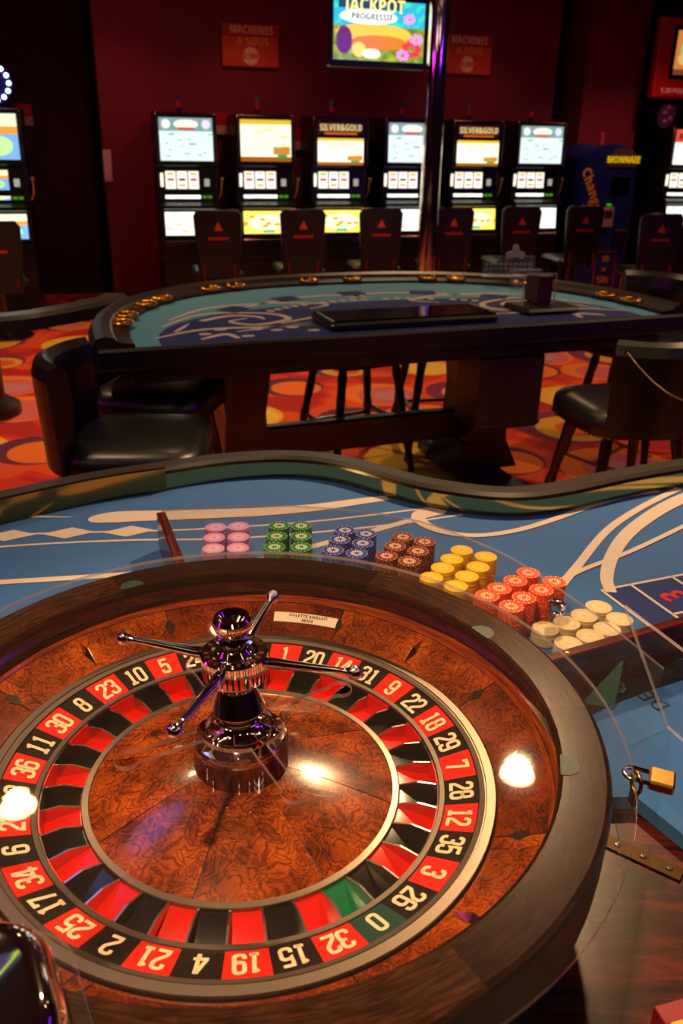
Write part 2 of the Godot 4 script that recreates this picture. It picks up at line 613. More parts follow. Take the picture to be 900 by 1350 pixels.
func _ready():
	# camera: 18 mm lens on a small sensor, held at eye height and a little tilted
	var cam := Camera3D.new()
	cam.name = "camera"
	add_child(cam)
	cam.position = Vector3(0, 1.53, 0)
	cam.rotation = Vector3(-0.4164, 0, 0.0212)
	cam.near = 0.02
	cam.far = 60.0
	var att := CameraAttributesPhysical.new()
	att.frustum_focal_length = 20.327
	att.exposure_aperture = 5.0
	att.frustum_focus_distance = 1.12
	att.frustum_near = 0.02
	att.frustum_far = 60.0
	cam.attributes = att
	cam.current = true
	# environment: a closed room, no sky light
	var we := WorldEnvironment.new()
	we.name = "world"
	var env := Environment.new()
	env.background_mode = Environment.BG_COLOR
	env.background_color = Color.BLACK
	env.tonemap_mode = Environment.TONE_MAPPER_LINEAR
	env.tonemap_exposure = 1.0
	env.sdfgi_enabled = true
	env.ssao_enabled = true
	env.ssil_enabled = true
	we.environment = env
	add_child(we)
	materials()
	# lamps
	var warm := Color(1.0, 0.80, 0.58)
	downlight(Vector3(-0.42, CEIL, -0.42), 5.5, warm, 23.0, "small round downlight above the roulette wheel", 0.05, Vector3(-0.12, 0.9, -0.72))
	downlight(Vector3(0.741, CEIL, -2.82), 7.6, warm, 40.0, "small round downlight above the roulette betting felt", 0.05, Vector3(0.7, 0.79, -1.9))
	downlight(Vector3(-1.216, CEIL, -2.576), 1.3, warm, 56.0, "small round downlight above the two black leather stools", 0.05)
	downlight(Vector3(-2.1, CEIL, -5.0), 5.0, warm, 52.0, "small round downlight above the open patterned carpet", 0.05)
	downlight(Vector3(0.5, CEIL, -5.9), 2.8, warm, 60.0, "small round downlight between the card table and the slot machines", 0.05)
	downlight(Vector3(2.4, CEIL, -4.4), 2.2, warm, 56.0, "small round downlight above the stools at the card table", 0.05)
	var rosy := Color(1.0, 0.62, 0.5)  # rosy lamps are added to brighten the back wall, posters and change machine
	downlight(room(2.2, CEIL, 7.5), 0.6, rosy, 62.0, "added rosy fill light before the orange poster away from the column")
	downlight(room(4.5, CEIL, 7.5), 0.5, rosy, 62.0, "added rosy fill light before the orange poster by the column")
	downlight(room(6.0, CEIL, 7.0), 1.7, rosy, 62.0, "added rosy fill light before the blue change machine")
	downlight(room(1.0, CEIL, 7.6), 0.5, rosy, 60.0, "added rosy fill light at the edge of the alcove")
	for p in [[1.5, 0.9], [-1.4, 0.6], [2.2, -1.2], [-2.4, -0.9], [0.2, 1.6], [-0.6, -3.9], [1.7, -2.9]]:
		downlight(Vector3(p[0], CEIL, p[1]), 0.35, warm, 50.0, "dim round downlight among the rows over the gaming tables")
	neon([room(5.2, 2.5, 2.0), room(5.2, 2.5, -2.5)], 0.03, Color(0.55, 0.12, 1.0), 9.0, "violet neon tube along the side wall beyond the roulette table", room(5.0, 2.45, 0.0), 0.8)
	neon([room(-3.8, 2.5, 5.0), room(-3.8, 2.5, 1.0)], 0.03, Color(0.9, 0.12, 0.8), 9.0, "magenta neon tube along the opposite side wall", room(-3.6, 2.45, 3.0), 0.6)
	for q in [[Vector3(1.9, CEIL - 0.03, 0.4), Vector3(1.9, CEIL - 0.03, -1.4), "added warm ceiling tube along the betting end of the roulette table"], [Vector3(-1.9, CEIL - 0.03, 0.9), Vector3(-1.9, CEIL - 0.03, -0.9), "added warm ceiling tube along the wheel end of the roulette table"]]:
		neon([q[0], q[1]], 0.025, Color(1.0, 0.82, 0.66), 5.0, q[2], (q[0] + q[1]) / 2.0 + Vector3(0, -0.06, 0), 0.2, "added_ceiling_tube")  # unseen tubes, added to draw long highlights on the chrome arms
	build_room()
	build_roulette_table()
	build_bowl()
	build_rotor()
	build_lid()
	build_chips()
	build_card_table()
	build_stools()
	build_machines()
	build_signs()
	build_small()

# ------------------------------------------------------------------ room
func room_box(called: String, a0: float, a1: float, y0: float, y1: float, b0: float, b1: float, m) -> MeshInstance3D:
	var t := Transform3D(Basis(Vector3.UP, YAW), Vector3.ZERO)
	var st := mb()
	box(st, Vector3((a0 + a1) / 2, (y0 + y1) / 2, -(b0 + b1) / 2), Vector3(a1 - a0, y1 - y0, b1 - b0), 0.0, t)
	return struct(called, st, m)

func build_room():
	room_box("floor", -4.2, 8.2, -0.1, 0.0, -3.2, 9.4, M.carpet)
	room_box("ceiling", -4.2, 8.2, CEIL, CEIL + 0.1, -3.2, 9.4, M.ceiling)
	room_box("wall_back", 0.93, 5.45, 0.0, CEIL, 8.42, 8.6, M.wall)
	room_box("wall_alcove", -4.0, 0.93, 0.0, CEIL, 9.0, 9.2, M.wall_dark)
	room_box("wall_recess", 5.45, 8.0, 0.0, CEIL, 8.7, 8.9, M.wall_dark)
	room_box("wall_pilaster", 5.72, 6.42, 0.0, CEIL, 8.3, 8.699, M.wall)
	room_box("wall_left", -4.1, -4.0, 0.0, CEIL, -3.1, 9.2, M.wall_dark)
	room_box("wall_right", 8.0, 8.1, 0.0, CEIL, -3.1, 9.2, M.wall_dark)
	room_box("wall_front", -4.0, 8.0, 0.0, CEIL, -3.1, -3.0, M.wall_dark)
	# chrome column
	var p := thing("chrome_column", "polished chrome column standing before the slot machines", "column", room(3.03, 0, 6.2))
	var st := mb()
	lathe(st, [Vector2(0.072, 0.02), Vector2(0.072, CEIL)], 40)
	obj("shaft", st, M.chrome, p)
	st = mb()
	lathe(st, [Vector2(0.14, 0.0), Vector2(0.14, 0.02), Vector2(0.09, 0.035), Vector2(0.0725, 0.04)], 40)
	obj("foot_collar", st, M.dark_steel, p)

# ------------------------------------------------------------------ roulette table
func far_edge() -> Array:
	return spline([Vector2(-1.45, -0.9), Vector2(-1.1, -1.2), Vector2(-0.82, -1.46), Vector2(-0.686, -1.581), Vector2(-0.524, -1.705), Vector2(-0.391, -1.775), Vector2(-0.262, -1.84), Vector2(-0.125, -1.868), Vector2(-0.019, -1.842), Vector2(0.083, -1.772), Vector2(0.179, -1.711), Vector2(0.304, -1.671), Vector2(0.4, -1.674), Vector2(0.506, -1.716), Vector2(0.643, -1.791), Vector2(0.785, -1.857), Vector2(1.1, -1.99), Vector2(1.6, -2.15)], 5)

func felt_grain_picture(c: Color) -> Image:
	# one even dye, with the fine mottle of wool cloth
	var im := Image.create(128, 128, false, Image.FORMAT_RGB8)
	var n := noise(77, 0.4, 2)
	for y in 128:
		for x in 128:
			im.set_pixel(x, y, c * (1.0 + 0.08 * n.get_noise_2d(x, y)))
	return im

func build_roulette_table():
	var edge := far_edge()
	var t := thing("roulette_table", "roulette table with blue printed felt and a brass edged dark padded rim", "roulette table")
	# cloth: far edge, betting end, back along the deck and round the wheel well
	var poly := PackedVector2Array()
	for p in edge: poly.append(p)
	poly.append(Vector2(1.6, -0.2))
	poly.append(Vector2(0.74, -0.2))
	poly.append(Vector2(0.367, -0.832))
	var c := Vector2(WHEEL.x, WHEEL.z)
	for k in 29:
		var a := deg_to_rad(lerpf(80.0, -84.0, k / 28.0))
		poly.append(c + Vector2(sin(a), -cos(a)) * 0.43)
	poly.append(Vector2(-1.45, -0.8))
	var st := mb()
	prism(st, poly, FELT - 0.02, FELT, 1.0)
	var fm := textured(felt_grain_picture(rgb(44, 100, 166)), 0.92, Vector3(6, 6, 1))
	fm.rim_enabled = true
	fm.rim = 0.15
	obj("felt", st, fm, t)
	# brass edge standing on the cloth, padded rim behind it
	st = mb()
	sweep(st, edge, [Vector2(0.0, FELT - 0.02), Vector2(0.0, FELT + 0.036), Vector2(0.006, FELT + 0.04), Vector2(0.008, FELT - 0.02)])
	obj("brass_edge", st, M.brass_mirror, t)
	st = mb()
	sweep(st, edge, [Vector2(0.008, FELT + 0.03), Vector2(0.009, FELT + 0.04), Vector2(0.02, FELT + 0.046), Vector2(0.06, FELT + 0.044), Vector2(0.08, FELT + 0.034), Vector2(0.085, FELT - 0.02), Vector2(0.078, FELT - 0.09), Vector2(0.02, FELT - 0.09)])
	obj("padded_rim", st, M.arm, t)
	var guard := []
	for p in edge:
		if p.x > -1.2 and p.x < -0.385: guard.append(p)
	st = mb()
	sweep(st, guard, [Vector2(-0.008, FELT), Vector2(-0.008, FELT + 0.052), Vector2(-0.003, FELT + 0.055), Vector2(-0.001, FELT + 0.052), Vector2(-0.001, FELT)])
	obj("bronze_guard_plate", st, M.bronze_mirror, t)
	# deck under the wheel and the body below
	st = mb()
	prism(st, PackedVector2Array([Vector2(-1.4, -0.95), Vector2(-0.7, -1.5), Vector2(0.6, -1.5), Vector2(1.5, -0.9), Vector2(1.5, -0.12), Vector2(-1.4, -0.12)]), FELT - 0.06, FELT - 0.0215, 1.0)
	obj("wooden_deck", st, M.deck, t)
	var inner := PackedVector2Array()
	for p in edge:
		inner.append(p + Vector2(0, 0.16))
	inner.append(Vector2(1.45, -0.16))
	inner.append(Vector2(-1.4, -0.16))
	st = mb()
	prism(st, inner, 0.05, FELT - 0.0605)
	obj("cabinet_body", st, M.dark_wood, t)
	st = mb()
	prism(st, inner, 0.0, 0.0495)
	obj("plinth", st, M.navy_vinyl, t)
	# printed scrollwork on the cloth
	var y := FELT + 0.0006
	st = mb()
	var L := func(pts, w): ribbon(st, spline(pts, 8), w, y)
	var layer := [0.0]
	L = func(pts, w):
		ribbon(st, spline(pts, 8), w, y + layer[0])
		layer[0] += 0.00015
	L.call([Vector2(-1.0, -1.44), Vector2(-0.664, -1.523), Vector2(-0.537, -1.542), Vector2(-0.42, -1.556), Vector2(-0.3, -1.57), Vector2(-0.063, -1.62), Vector2(0.177, -1.7), Vector2(0.22, -1.712)], 0.0035)
	L.call([Vector2(-1.0, -1.38), Vector2(-0.645, -1.475), Vector2(-0.42, -1.514), Vector2(-0.2, -1.535), Vector2(0.06, -1.6), Vector2(0.255, -1.672)], 0.0035)
	L.call([Vector2(-0.9, -1.28), Vector2(-0.596, -1.336), Vector2(-0.4, -1.372), Vector2(-0.2, -1.42), Vector2(0.0, -1.54), Vector2(0.17, -1.655), Vector2(0.21, -1.68)], 0.0085)
	obj("printed_lines", st, M.print, t)
	for d in [Vector2(-0.647, -1.524), Vector2(-0.537, -1.541), Vector2(-0.421, -1.555)]:
		st = mb()
		face(st, [Vector3(d.x - 0.05, y + 0.0004, d.y + 0.008), Vector3(d.x, y + 0.0004, d.y - 0.026), Vector3(d.x + 0.05, y + 0.0004, d.y - 0.008), Vector3(d.x, y + 0.0004, d.y + 0.026)], Vector3(d.x, 0, d.y))
		obj("printed_diamond", st, M.print, t)
	st = mb()
	# broad leaf that starts round and runs to the rim
	var leaf := spline([Vector2(-0.515, -1.603), Vector2(-0.46, -1.622), Vector2(-0.36, -1.636), Vector2(-0.19, -1.66), Vector2(-0.063, -1.69), Vector2(0.05, -1.735), Vector2(0.1, -1.752)], 6)
	var lw := []
	for i in leaf.size():
		var q := float(i) / (leaf.size() - 1)
		lw.append(0.031 * sqrt(minf(1.0, q * 6.0 + 0.02)) * (1.0 - 0.62 * q))
	ribbon(st, leaf, lw, y + 0.0006)
	obj("printed_leaf", st, M.print, t)
	st = mb()
	var tip := spline([Vector2(-1.0, -1.55), Vector2(-0.83, -1.585), Vector2(-0.69, -1.612), Vector2(-0.55, -1.615)], 6)
	lw = []
	for i in tip.size(): lw.append(0.022 * (1.0 - float(i) / (tip.size() - 1)) + 0.0005)
	ribbon(st, tip, lw, y + 0.0007)
	obj("printed_leaf", st, M.print, t)
	# scrolls at the betting end
	st = mb()
	var curl := spline([Vector2(0.22, -1.68), Vector2(0.19, -1.69), Vector2(0.165, -1.67), Vector2(0.163, -1.635), Vector2(0.19, -1.595), Vector2(0.235, -1.572), Vector2(0.29, -1.572), Vector2(0.36, -1.6), Vector2(0.429, -1.645), Vector2(0.52, -1.715), Vector2(0.626, -1.79), Vector2(0.72, -1.826)], 8)
	lw = []
	for i in curl.size():
		var q := float(i) / (curl.size() - 1)
		lw.append(0.008 + 0.007 * exp(-pow((q - 0.22) * 6.0, 2.0)))
	ribbon(st, curl, lw, y + 0.0009)
	ribbon(st, spline([Vector2(0.372, -1.33), Vector2(0.44, -1.44), Vector2(0.542, -1.606), Vector2(0.65, -1.73), Vector2(0.772, -1.845)], 8), 0.0085, y + 0.00105)
	curl = spline([Vector2(0.478, -1.345), Vector2(0.485, -1.4), Vector2(0.52, -1.49), Vector2(0.578, -1.59), Vector2(0.66, -1.69), Vector2(0.753, -1.78), Vector2(0.9, -1.89)], 8)
	lw = []
	for i in curl.size(): lw.append(0.01 + 0.009 * float(i) / (curl.size() - 1))
	ribbon(st, curl, lw, y + 0.0012)
	ribbon(st, spline([Vector2(0.36, -1.35), Vector2(0.45, -1.43), Vector2(0.56, -1.51), Vector2(0.706, -1.633), Vector2(0.9, -1.8)], 8), 0.0055, y + 0.00135)
	obj("printed_scroll", st, M.print, t)
	var g0 := Vector2(0.463, -1.353)
	var gx := Vector2(0.93, -0.368)       # along the far side of the number field
	var gz := Vector2(0.368, 0.93)        # towards the player
	st = mb()
	prism(st, PackedVector2Array([g0, g0 + gx * 0.5, g0 + gx * 0.5 + gz * 0.33, g0 + gz * 0.33]), y - 0.0004, y)
	obj("number_field", st, M.print_navy, t)
	for k in 4:
		st = mb()
		ribbon(st, [g0 + gz * 0.11 * k + gx * (0.063 if k else 0.0), g0 + gz * 0.11 * k + gx * 0.5], 0.0028, y + 0.0006)
		obj("field_line", st, M.print, t)
	for d in [0.0, 0.063, 0.155, 0.247, 0.339]:
		st = mb()
		ribbon(st, [g0 + gx * d, g0 + gx * d + gz * 0.33], 0.0028, y + 0.0006)
		obj("field_line", st, M.print, t)
	text("number_three", "3", 0.05, M.print_red, t, Vector3(0.588, y + 0.0005, -1.338), Vector3(-PI / 2, deg_to_rad(112.0), 0), 0.0006, 0.9)
	text("letters", "DE", 0.026, M.print_black, t, Vector3(0.452, y + 0.0005, -1.028), Vector3(-PI / 2, deg_to_rad(120.0), 0), 0.0006, 1.0, false)
	# flat near-black panel painting the shade of an open well beside the tray
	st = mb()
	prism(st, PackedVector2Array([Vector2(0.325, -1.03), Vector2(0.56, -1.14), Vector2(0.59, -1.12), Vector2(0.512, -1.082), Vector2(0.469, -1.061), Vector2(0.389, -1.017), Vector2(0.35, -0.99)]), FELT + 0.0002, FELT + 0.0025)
	obj("well_shade_panel", st, mat(rgb(7, 7, 14), 0.5), t)

# ------------------------------------------------------------------ wheel bowl
func build_bowl():
	var t := thing("roulette_bowl", "polished wooden roulette wheel bowl with dark rim, burl panels and chrome deflectors", "roulette wheel", WHEEL)
	var seg := TAU / 6.0
	var st := mb()
	sector(st, [Vector2(0.3815, 0.02), Vector2(0.3825, 0.063), Vector2(0.3805, 0.0682), Vector2(0.376, 0.07), Vector2(0.335, 0.07), Vector2(0.3315, 0.0682), Vector2(0.3305, 0.062), Vector2(0.334, 0.054), Vector2(0.352, 0.046), Vector2(0.352, 0.02)], 0.0004, seg - 0.0004, 20, 2.0, 2.4)
	st.generate_normals()
	var mesh := st.commit()
	for k in 6:
		var o := put_mesh("rim_segment", mesh, M.rim_b if k % 2 else M.rim_a, t)
		o.rotation.y = -(deg_to_rad(145.0) + k * seg)
	st = mb()
	lathe(st, [Vector2(0.345, -0.1053), Vector2(0.355, -0.1053), Vector2(0.362, -0.09), Vector2(0.362, -0.03), Vector2(0.37, -0.02), Vector2(0.38, 0.0), Vector2(0.38, 0.0195)], 96)
	obj("bowl_side", st, M.rim_b, t)
	st = mb()
	lathe(st, [Vector2(0.3515, 0.0455), Vector2(0.3515, 0.036), Vector2(0.348, 0.03), Vector2(0.342, 0.0265), Vector2(0.335, 0.0265), Vector2(0.331, 0.029), Vector2(0.3285, 0.0285), Vector2(0.327, 0.026)].map(func(p): return p), 120, 0.0, TAU, Vector3.ZERO, 2.0, 2.0)
	obj("ball_track", st, M.track, t)
	# sloping burl panels with recessed dark joints
	st = mb()
	lathe(st, [Vector2(0.3275, 0.0235), Vector2(0.276, -0.0005), Vector2(0.276, -0.02)], 96)
	obj("joint_backing", st, M.inlay, t)
	st = mb()
	var e := TAU / 8.0
	sector(st, [Vector2(0.3272, 0.022), Vector2(0.3272, 0.0248), Vector2(0.278, 0.0018), Vector2(0.276, -0.001)], 0.003, e - 0.003, 16)
	st.generate_normals()
	mesh = st.commit()
	var dia := mb()
	var S := Vector2(0.302, 0.0131)
	face(dia, [Vector3(-0.0075, S.y + 0.0006, -S.x), Vector3(0, S.y + 0.0006 + 0.0055, -S.x - 0.0125), Vector3(0.0075, S.y + 0.0006, -S.x), Vector3(0, S.y + 0.0006 - 0.0055, -S.x + 0.0125)], Vector3(0, -1, -S.x))
	dia.generate_normals()
	var dmesh := dia.commit()
	var fr := mb()
	for s in [-1.0, 1.0]:
		for q in [-1.0, 1.0]:
			face(fr, [Vector3(0, S.y + 0.0095, -S.x), Vector3(s * 0.0052, S.y + 0.001, -S.x), Vector3(0, S.y + 0.0005 + q * 0.0085, -S.x - q * 0.02)], Vector3(0, 0, -S.x))
	fr.generate_normals()
	var fmesh := fr.commit()
	for k in 8:
		var a := deg_to_rad(334.5) + k * e
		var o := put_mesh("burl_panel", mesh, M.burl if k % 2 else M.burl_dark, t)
		o.rotation.y = -a
		o = put_mesh("diamond_inlay", dmesh, M.inlay, t)
		o.rotation.y = -a
		o = put_mesh("deflector", fmesh, M.chrome, t)
		o.rotation.y = -(a + deg_to_rad(22.5))
	# pads of green felt on the rim
	st = mb()
	var pad := PackedVector2Array()
	for k in 13:
		var q := PI * k / 12.0
		pad.append(Vector2(cos(q) * 0.0155, -sin(q) * 0.015))
	pad.append(Vector2(-0.0155, 0.004))
	pad.append(Vector2(0.0155, 0.004))
	prism(st, pad, 0.0, 0.0005)
	st.generate_normals()
	mesh = st.commit()
	for a in [327.5, 57.0, 101.0, 240.0]:
		var r := deg_to_rad(a)
		var o := put_mesh("felt_pad", mesh, M.green_felt, t)
		o.position = Vector3(sin(r) * 0.336, 0.0701, -cos(r) * 0.336)
		o.rotation.y = -r
	# paper label on the burl
	put_label(t)

func put_label(t):
	var st := mb()
	var a0 := deg_to_rad(2.0)
	var a1 := deg_to_rad(19.0)
	sector(st, [Vector2(0.3105, 0.0182), Vector2(0.3105, 0.019), Vector2(0.2965, 0.0124), Vector2(0.2965, 0.0116)], a0, a1, 8)
	var o := obj("paper_label", st, M.card, t)
	tag(o, "white paper label printed ROULETTE ANGLAISE")
	for row in [["ROULETTE ANGLAISE", 0.306, 0.0044], ["MAXI", 0.2998, 0.0036]]:
		var am := (a0 + a1) / 2.0 + 0.01
		var sl := atan(0.0066 / 0.014)
		var x := text("label_words", row[0], row[2], M.print_black, o, Vector3(sin(am) * row[1], 0.0182 - (0.3105 - row[1]) * 0.471 + 0.0012, -cos(am) * row[1]), Vector3.ZERO, 0.0004, 1.0)
		x.basis = Basis(Vector3.UP, -am) * Basis(Vector3.RIGHT, -PI / 2 + sl)
	return o

# ------------------------------------------------------------------ rotor
func digit(ch: String) -> Array:
	var rr = func(x: float, y0: float, y1: float, r: float):
		var o := []
		for c in [[1, y1 - r, 0.0], [-1, y1 - r, PI / 2], [-1, y0 + r, PI], [1, y0 + r, 1.5 * PI]]:
			for k in 4:
				var q: float = c[2] + PI / 2 * k / 3.0
				o.append(Vector2(c[0] * (x - r) + cos(q) * r, c[1] + sin(q) * r))
		return [true, o]
	var P = func(a): 
		var o := []
		for i in range(0, a.size(), 2): o.append(Vector2(a[i], a[i + 1]))
		return [false, o]
	var six := [.17, .22, .17, .33, .13, .39, .07, .42, -.07, .42, -.13, .39, -.17, .33, -.17, -.33, -.13, -.39, -.07, -.42, .07, -.42, .13, -.39, .17, -.33, .17, -.04, .13, .03, .07, .06, -.07, .06, -.16, .02]
	match ch:
		"0": return [rr.call(.17, -.42, .42, .13)]
		"1": return [P.call([0.02, -.47, 0.02, .48]), P.call([-.13, .33, .02, .41]), P.call([-.14, -.42, .18, -.42])]
		"2": return [P.call([-.17, .2, -.17, .33, -.13, .39, -.07, .42, .07, .42, .13, .39, .17, .33, .17, .14, .13, .06, -.13, -.22, -.17, -.3, -.17, -.42, -.12, -.42, .23, -.42])]
		"3": return [P.call([-.17, .23, -.17, .33, -.13, .39, -.07, .42, .07, .42, .13, .39, .17, .33, .17, .13, .13, .05, .06, .03, -.05, .03]), P.call([.04, .03, .13, 0.0, .17, -.07, .17, -.33, .13, -.39, .07, -.42, -.07, -.42, -.13, -.39, -.17, -.33, -.17, -.22])]
		"4": return [P.call([.07, -.48, .07, .46]), P.call([.04, .44, -.2, -.2, -.2, -.24, .24, -.24])]
		"5": return [P.call([.2, .42, -.15, .42, -.16, .3, -.16, .02, -.09, .1, .07, .1, .13, .07, .17, .01, .17, -.33, .13, -.39, .07, -.42, -.07, -.42, -.13, -.39, -.17, -.33, -.17, -.2])]
		"6": return [P.call(six)]
		"7": return [P.call([-.18, .26, -.18, .42, .18, .42, .17, .34, -.03, -.48])]
		"8": return [rr.call(.155, .03, .42, .11), rr.call(.17, -.42, .03, .12)]
		"9":
			var nine := []
			for v in six: nine.append(-v)
			return [P.call(nine)]
	return []

func build_rotor():
	var t := thing("roulette_rotor", "roulette wheel rotor with red and black numbered pockets and a chrome four armed turret", "roulette wheel", WHEEL)
	var order := [0, 32, 15, 19, 4, 21, 2, 25, 17, 34, 6, 27, 13, 36, 11, 30, 8, 23, 10, 5, 24, 16, 33, 1, 20, 14, 31, 9, 22, 18, 29, 7, 28, 12, 35, 3, 26]
	var e := TAU / 37.0
	var ph := 2.504
	# rings
	var st := mb()
	lathe(st, [Vector2(0.2748, -0.02), Vector2(0.2748, 0.003), Vector2(0.274, 0.0042), Vector2(0.2652, 0.0042), Vector2(0.2645, 0.0028), Vector2(0.2632, 0.0028), Vector2(0.2625, 0.0036), Vector2(0.2575, 0.0022), Vector2(0.2568, -0.002)], 148)
	obj("outer_metal_ring", st, M.satin, t)
	st = mb()
	lathe(st, [Vector2(0.2216, -0.012), Vector2(0.2216, -0.0082), Vector2(0.2208, -0.0074), Vector2(0.2158, -0.0078), Vector2(0.215, -0.0092), Vector2(0.215, -0.034)], 148)
	obj("middle_metal_ring", st, M.satin, t)
	st = mb()
	lathe(st, [Vector2(0.1722, -0.03), Vector2(0.1722, -0.0152), Vector2(0.1714, -0.0143), Vector2(0.165, -0.0138), Vector2(0.1642, -0.0148), Vector2(0.1642, -0.02)], 148)
	obj("inner_metal_ring", st, M.satin_light, t)
	st = mb()
	lathe(st, [Vector2(0.2575, -0.022), Vector2(0.258, -0.004), Vector2(0.2212, -0.0138), Vector2(0.2152, -0.036), Vector2(0.172, -0.036)], 74)
	obj("pocket_bed", st, M.inlay, t)
	# shared pieces
	st = mb()
	sector(st, [Vector2(0.2564, -0.003), Vector2(0.2564, 0.0004), Vector2(0.222, -0.0086), Vector2(0.222, -0.0122)], -e / 2 + 0.0006, e / 2 - 0.0006, 4)
	st.generate_normals()
	var tile := st.commit()
	st = mb()
	sector(st, [Vector2(0.2148, -0.0345), Vector2(0.2148, -0.0105), Vector2(0.2135, -0.0105), Vector2(0.2105, -0.0295), Vector2(0.1745, -0.0185), Vector2(0.1724, -0.0185), Vector2(0.1724, -0.0345)], -e / 2 + 0.001, e / 2 - 0.001, 4)
	st.generate_normals()
	var pocket := st.commit()
	st = mb()
	for s in [-1.0, 1.0]:
		face(st, [Vector3(s * 0.0018, -0.034, -0.1726), Vector3(s * 0.0011, -0.0155, -0.1726), Vector3(s * 0.0011, -0.0105, -0.193), Vector3(s * 0.0011, -0.0135, -0.2146), Vector3(s * 0.0018, -0.034, -0.2146)], Vector3(0, -0.02, -0.19))
	face(st, [Vector3(-0.0011, -0.0155, -0.1726), Vector3(0.0011, -0.0155, -0.1726), Vector3(0.0011, -0.0105, -0.193), Vector3(-0.0011, -0.0105, -0.193)], Vector3(0, -0.03, -0.18))
	face(st, [Vector3(-0.0011, -0.0105, -0.193), Vector3(0.0011, -0.0105, -0.193), Vector3(0.0011, -0.0135, -0.2146), Vector3(-0.0011, -0.0135, -0.2146)], Vector3(0, -0.03, -0.2))
	face(st, [Vector3(-0.0018, -0.034, -0.1726), Vector3(0.0018, -0.034, -0.1726), Vector3(0.0011, -0.0155, -0.1726), Vector3(-0.0011, -0.0155, -0.1726)], Vector3(0, -0.02, -0.19))
	st.generate_normals()
	var fret := st.commit()
	for i in 37:
		var a := ph + i * e
		var mt = M.tile_green if i == 0 else (M.tile_red if i % 2 else M.tile_black)
		var mp = M.green if i == 0 else (M.red if i % 2 else M.black)
		var o := put_mesh("number_tile", tile, mt, t)
		o.rotation.y = -a
		var num := mb()
		var word := str(order[i])
		var sc := 0.0258
		for k in word.length():
			var dx := (k - (word.length() - 1) / 2.0) * 0.0132
			var at = func(p: Vector2):
				var r := 0.2388 + p.y
				return Vector3(p.x, -0.0086 + (r - 0.222) * 0.2616 + 0.0005, -r)
			for path in digit(word[k]):
				var pts := []
				for q in path[1]: pts.append(q * sc + Vector2(dx, 0.0))
				ribbon(num, pts, 0.074 * sc, 0.0, path[0], at)
		obj("numeral", num, M.numeral, o)
		o = put_mesh("pocket", pocket, mp, t)
		o.rotation.y = -a
		o = put_mesh("separator", fret, M.fret, t)
		o.rotation.y = -(a + e / 2)
	# cone of burl with dark joints
	st = mb()
	lathe(st, [Vector2(0.1641, -0.0165), Vector2(0.12, -0.0042), Vector2(0.07, 0.0088), Vector2(0.04, 0.0125)], 64)
	obj("cone_backing", st, M.inlay, t)
	st = mb()
	var c8 := TAU / 8.0
	sector(st, [Vector2(0.164, -0.0185), Vector2(0.164, -0.0152), Vector2(0.12, -0.0024), Vector2(0.07, 0.0106), Vector2(0.045, 0.0148), Vector2(0.045, 0.0125), Vector2(0.07, 0.009), Vector2(0.12, -0.0044)], 0.005, c8 - 0.005, 12)
	st.generate_normals()
	var leafm := st.commit()
	for k in 8:
		var o := put_mesh("cone_panel", leafm, M.burl, t)
		o.rotation.y = -(deg_to_rad(10.0) + k * c8)
	# turret
	var lean := Vector3(0, 0, 0.03)
	var T = func(called, prof, m, n := 64):
		var s := mb()
		lathe(s, prof, n)
		var o := obj(called, s, m, t)
		o.rotation = lean
		return o
	T.call("turret_base", [Vector2(0.05, 0.005), Vector2(0.0512, 0.014), Vector2(0.0512, 0.043), Vector2(0.049, 0.0445), Vector2(0.03, 0.0445)], M.turret_wood)
	T.call("chrome_flange", [Vector2(0.0495, 0.0445), Vector2(0.05, 0.048), Vector2(0.048, 0.051), Vector2(0.042, 0.053), Vector2(0.0385, 0.055), Vector2(0.038, 0.059), Vector2(0.036, 0.0605), Vector2(0.033, 0.0595), Vector2(0.029, 0.062), Vector2(0.024, 0.067), Vector2(0.0215, 0.0715)], M.chrome)
	T.call("chrome_collar", [Vector2(0.0215, 0.0705), Vector2(0.0245, 0.0715), Vector2(0.025, 0.074), Vector2(0.0225, 0.0755), Vector2(0.0215, 0.0775), Vector2(0.0225, 0.0795), Vector2(0.025, 0.081)], M.chrome)
	T.call("chrome_cone", [Vector2(0.0235, 0.0805), Vector2(0.0282, 0.0842), Vector2(0.0288, 0.0853), Vector2(0.0288, 0.0865), Vector2(0.0284, 0.0874), Vector2(0.0186, 0.1108), Vector2(0.0182, 0.1115), Vector2(0.0165, 0.113)], M.chrome)
	T.call("chrome_neck", [Vector2(0.0165, 0.1125), Vector2(0.0185, 0.1145), Vector2(0.0175, 0.117), Vector2(0.0165, 0.119), Vector2(0.019, 0.1215), Vector2(0.026, 0.1245), Vector2(0.031, 0.1255)], M.chrome)
	T.call("hub", [Vector2(0.03, 0.125), Vector2(0.0335, 0.1262), Vector2(0.0338, 0.1285), Vector2(0.0348, 0.1515), Vector2(0.0348, 0.153), Vector2(0.0335, 0.1545), Vector2(0.024, 0.1545), Vector2(0.021, 0.153), Vector2(0.0175, 0.153), Vector2(0.0135, 0.158), Vector2(0.0128, 0.166)], M.chrome)
	T.call("turret_knob", [Vector2(0.0126, 0.165), Vector2(0.0165, 0.1675), Vector2(0.0178, 0.171), Vector2(0.0165, 0.1745), Vector2(0.0162, 0.177), Vector2(0.0185, 0.181), Vector2(0.0202, 0.187), Vector2(0.0198, 0.192), Vector2(0.0175, 0.1955), Vector2(0.0145, 0.195), Vector2(0.012, 0.19), Vector2(0.007, 0.1855), Vector2(0.0, 0.184)], M.chrome)
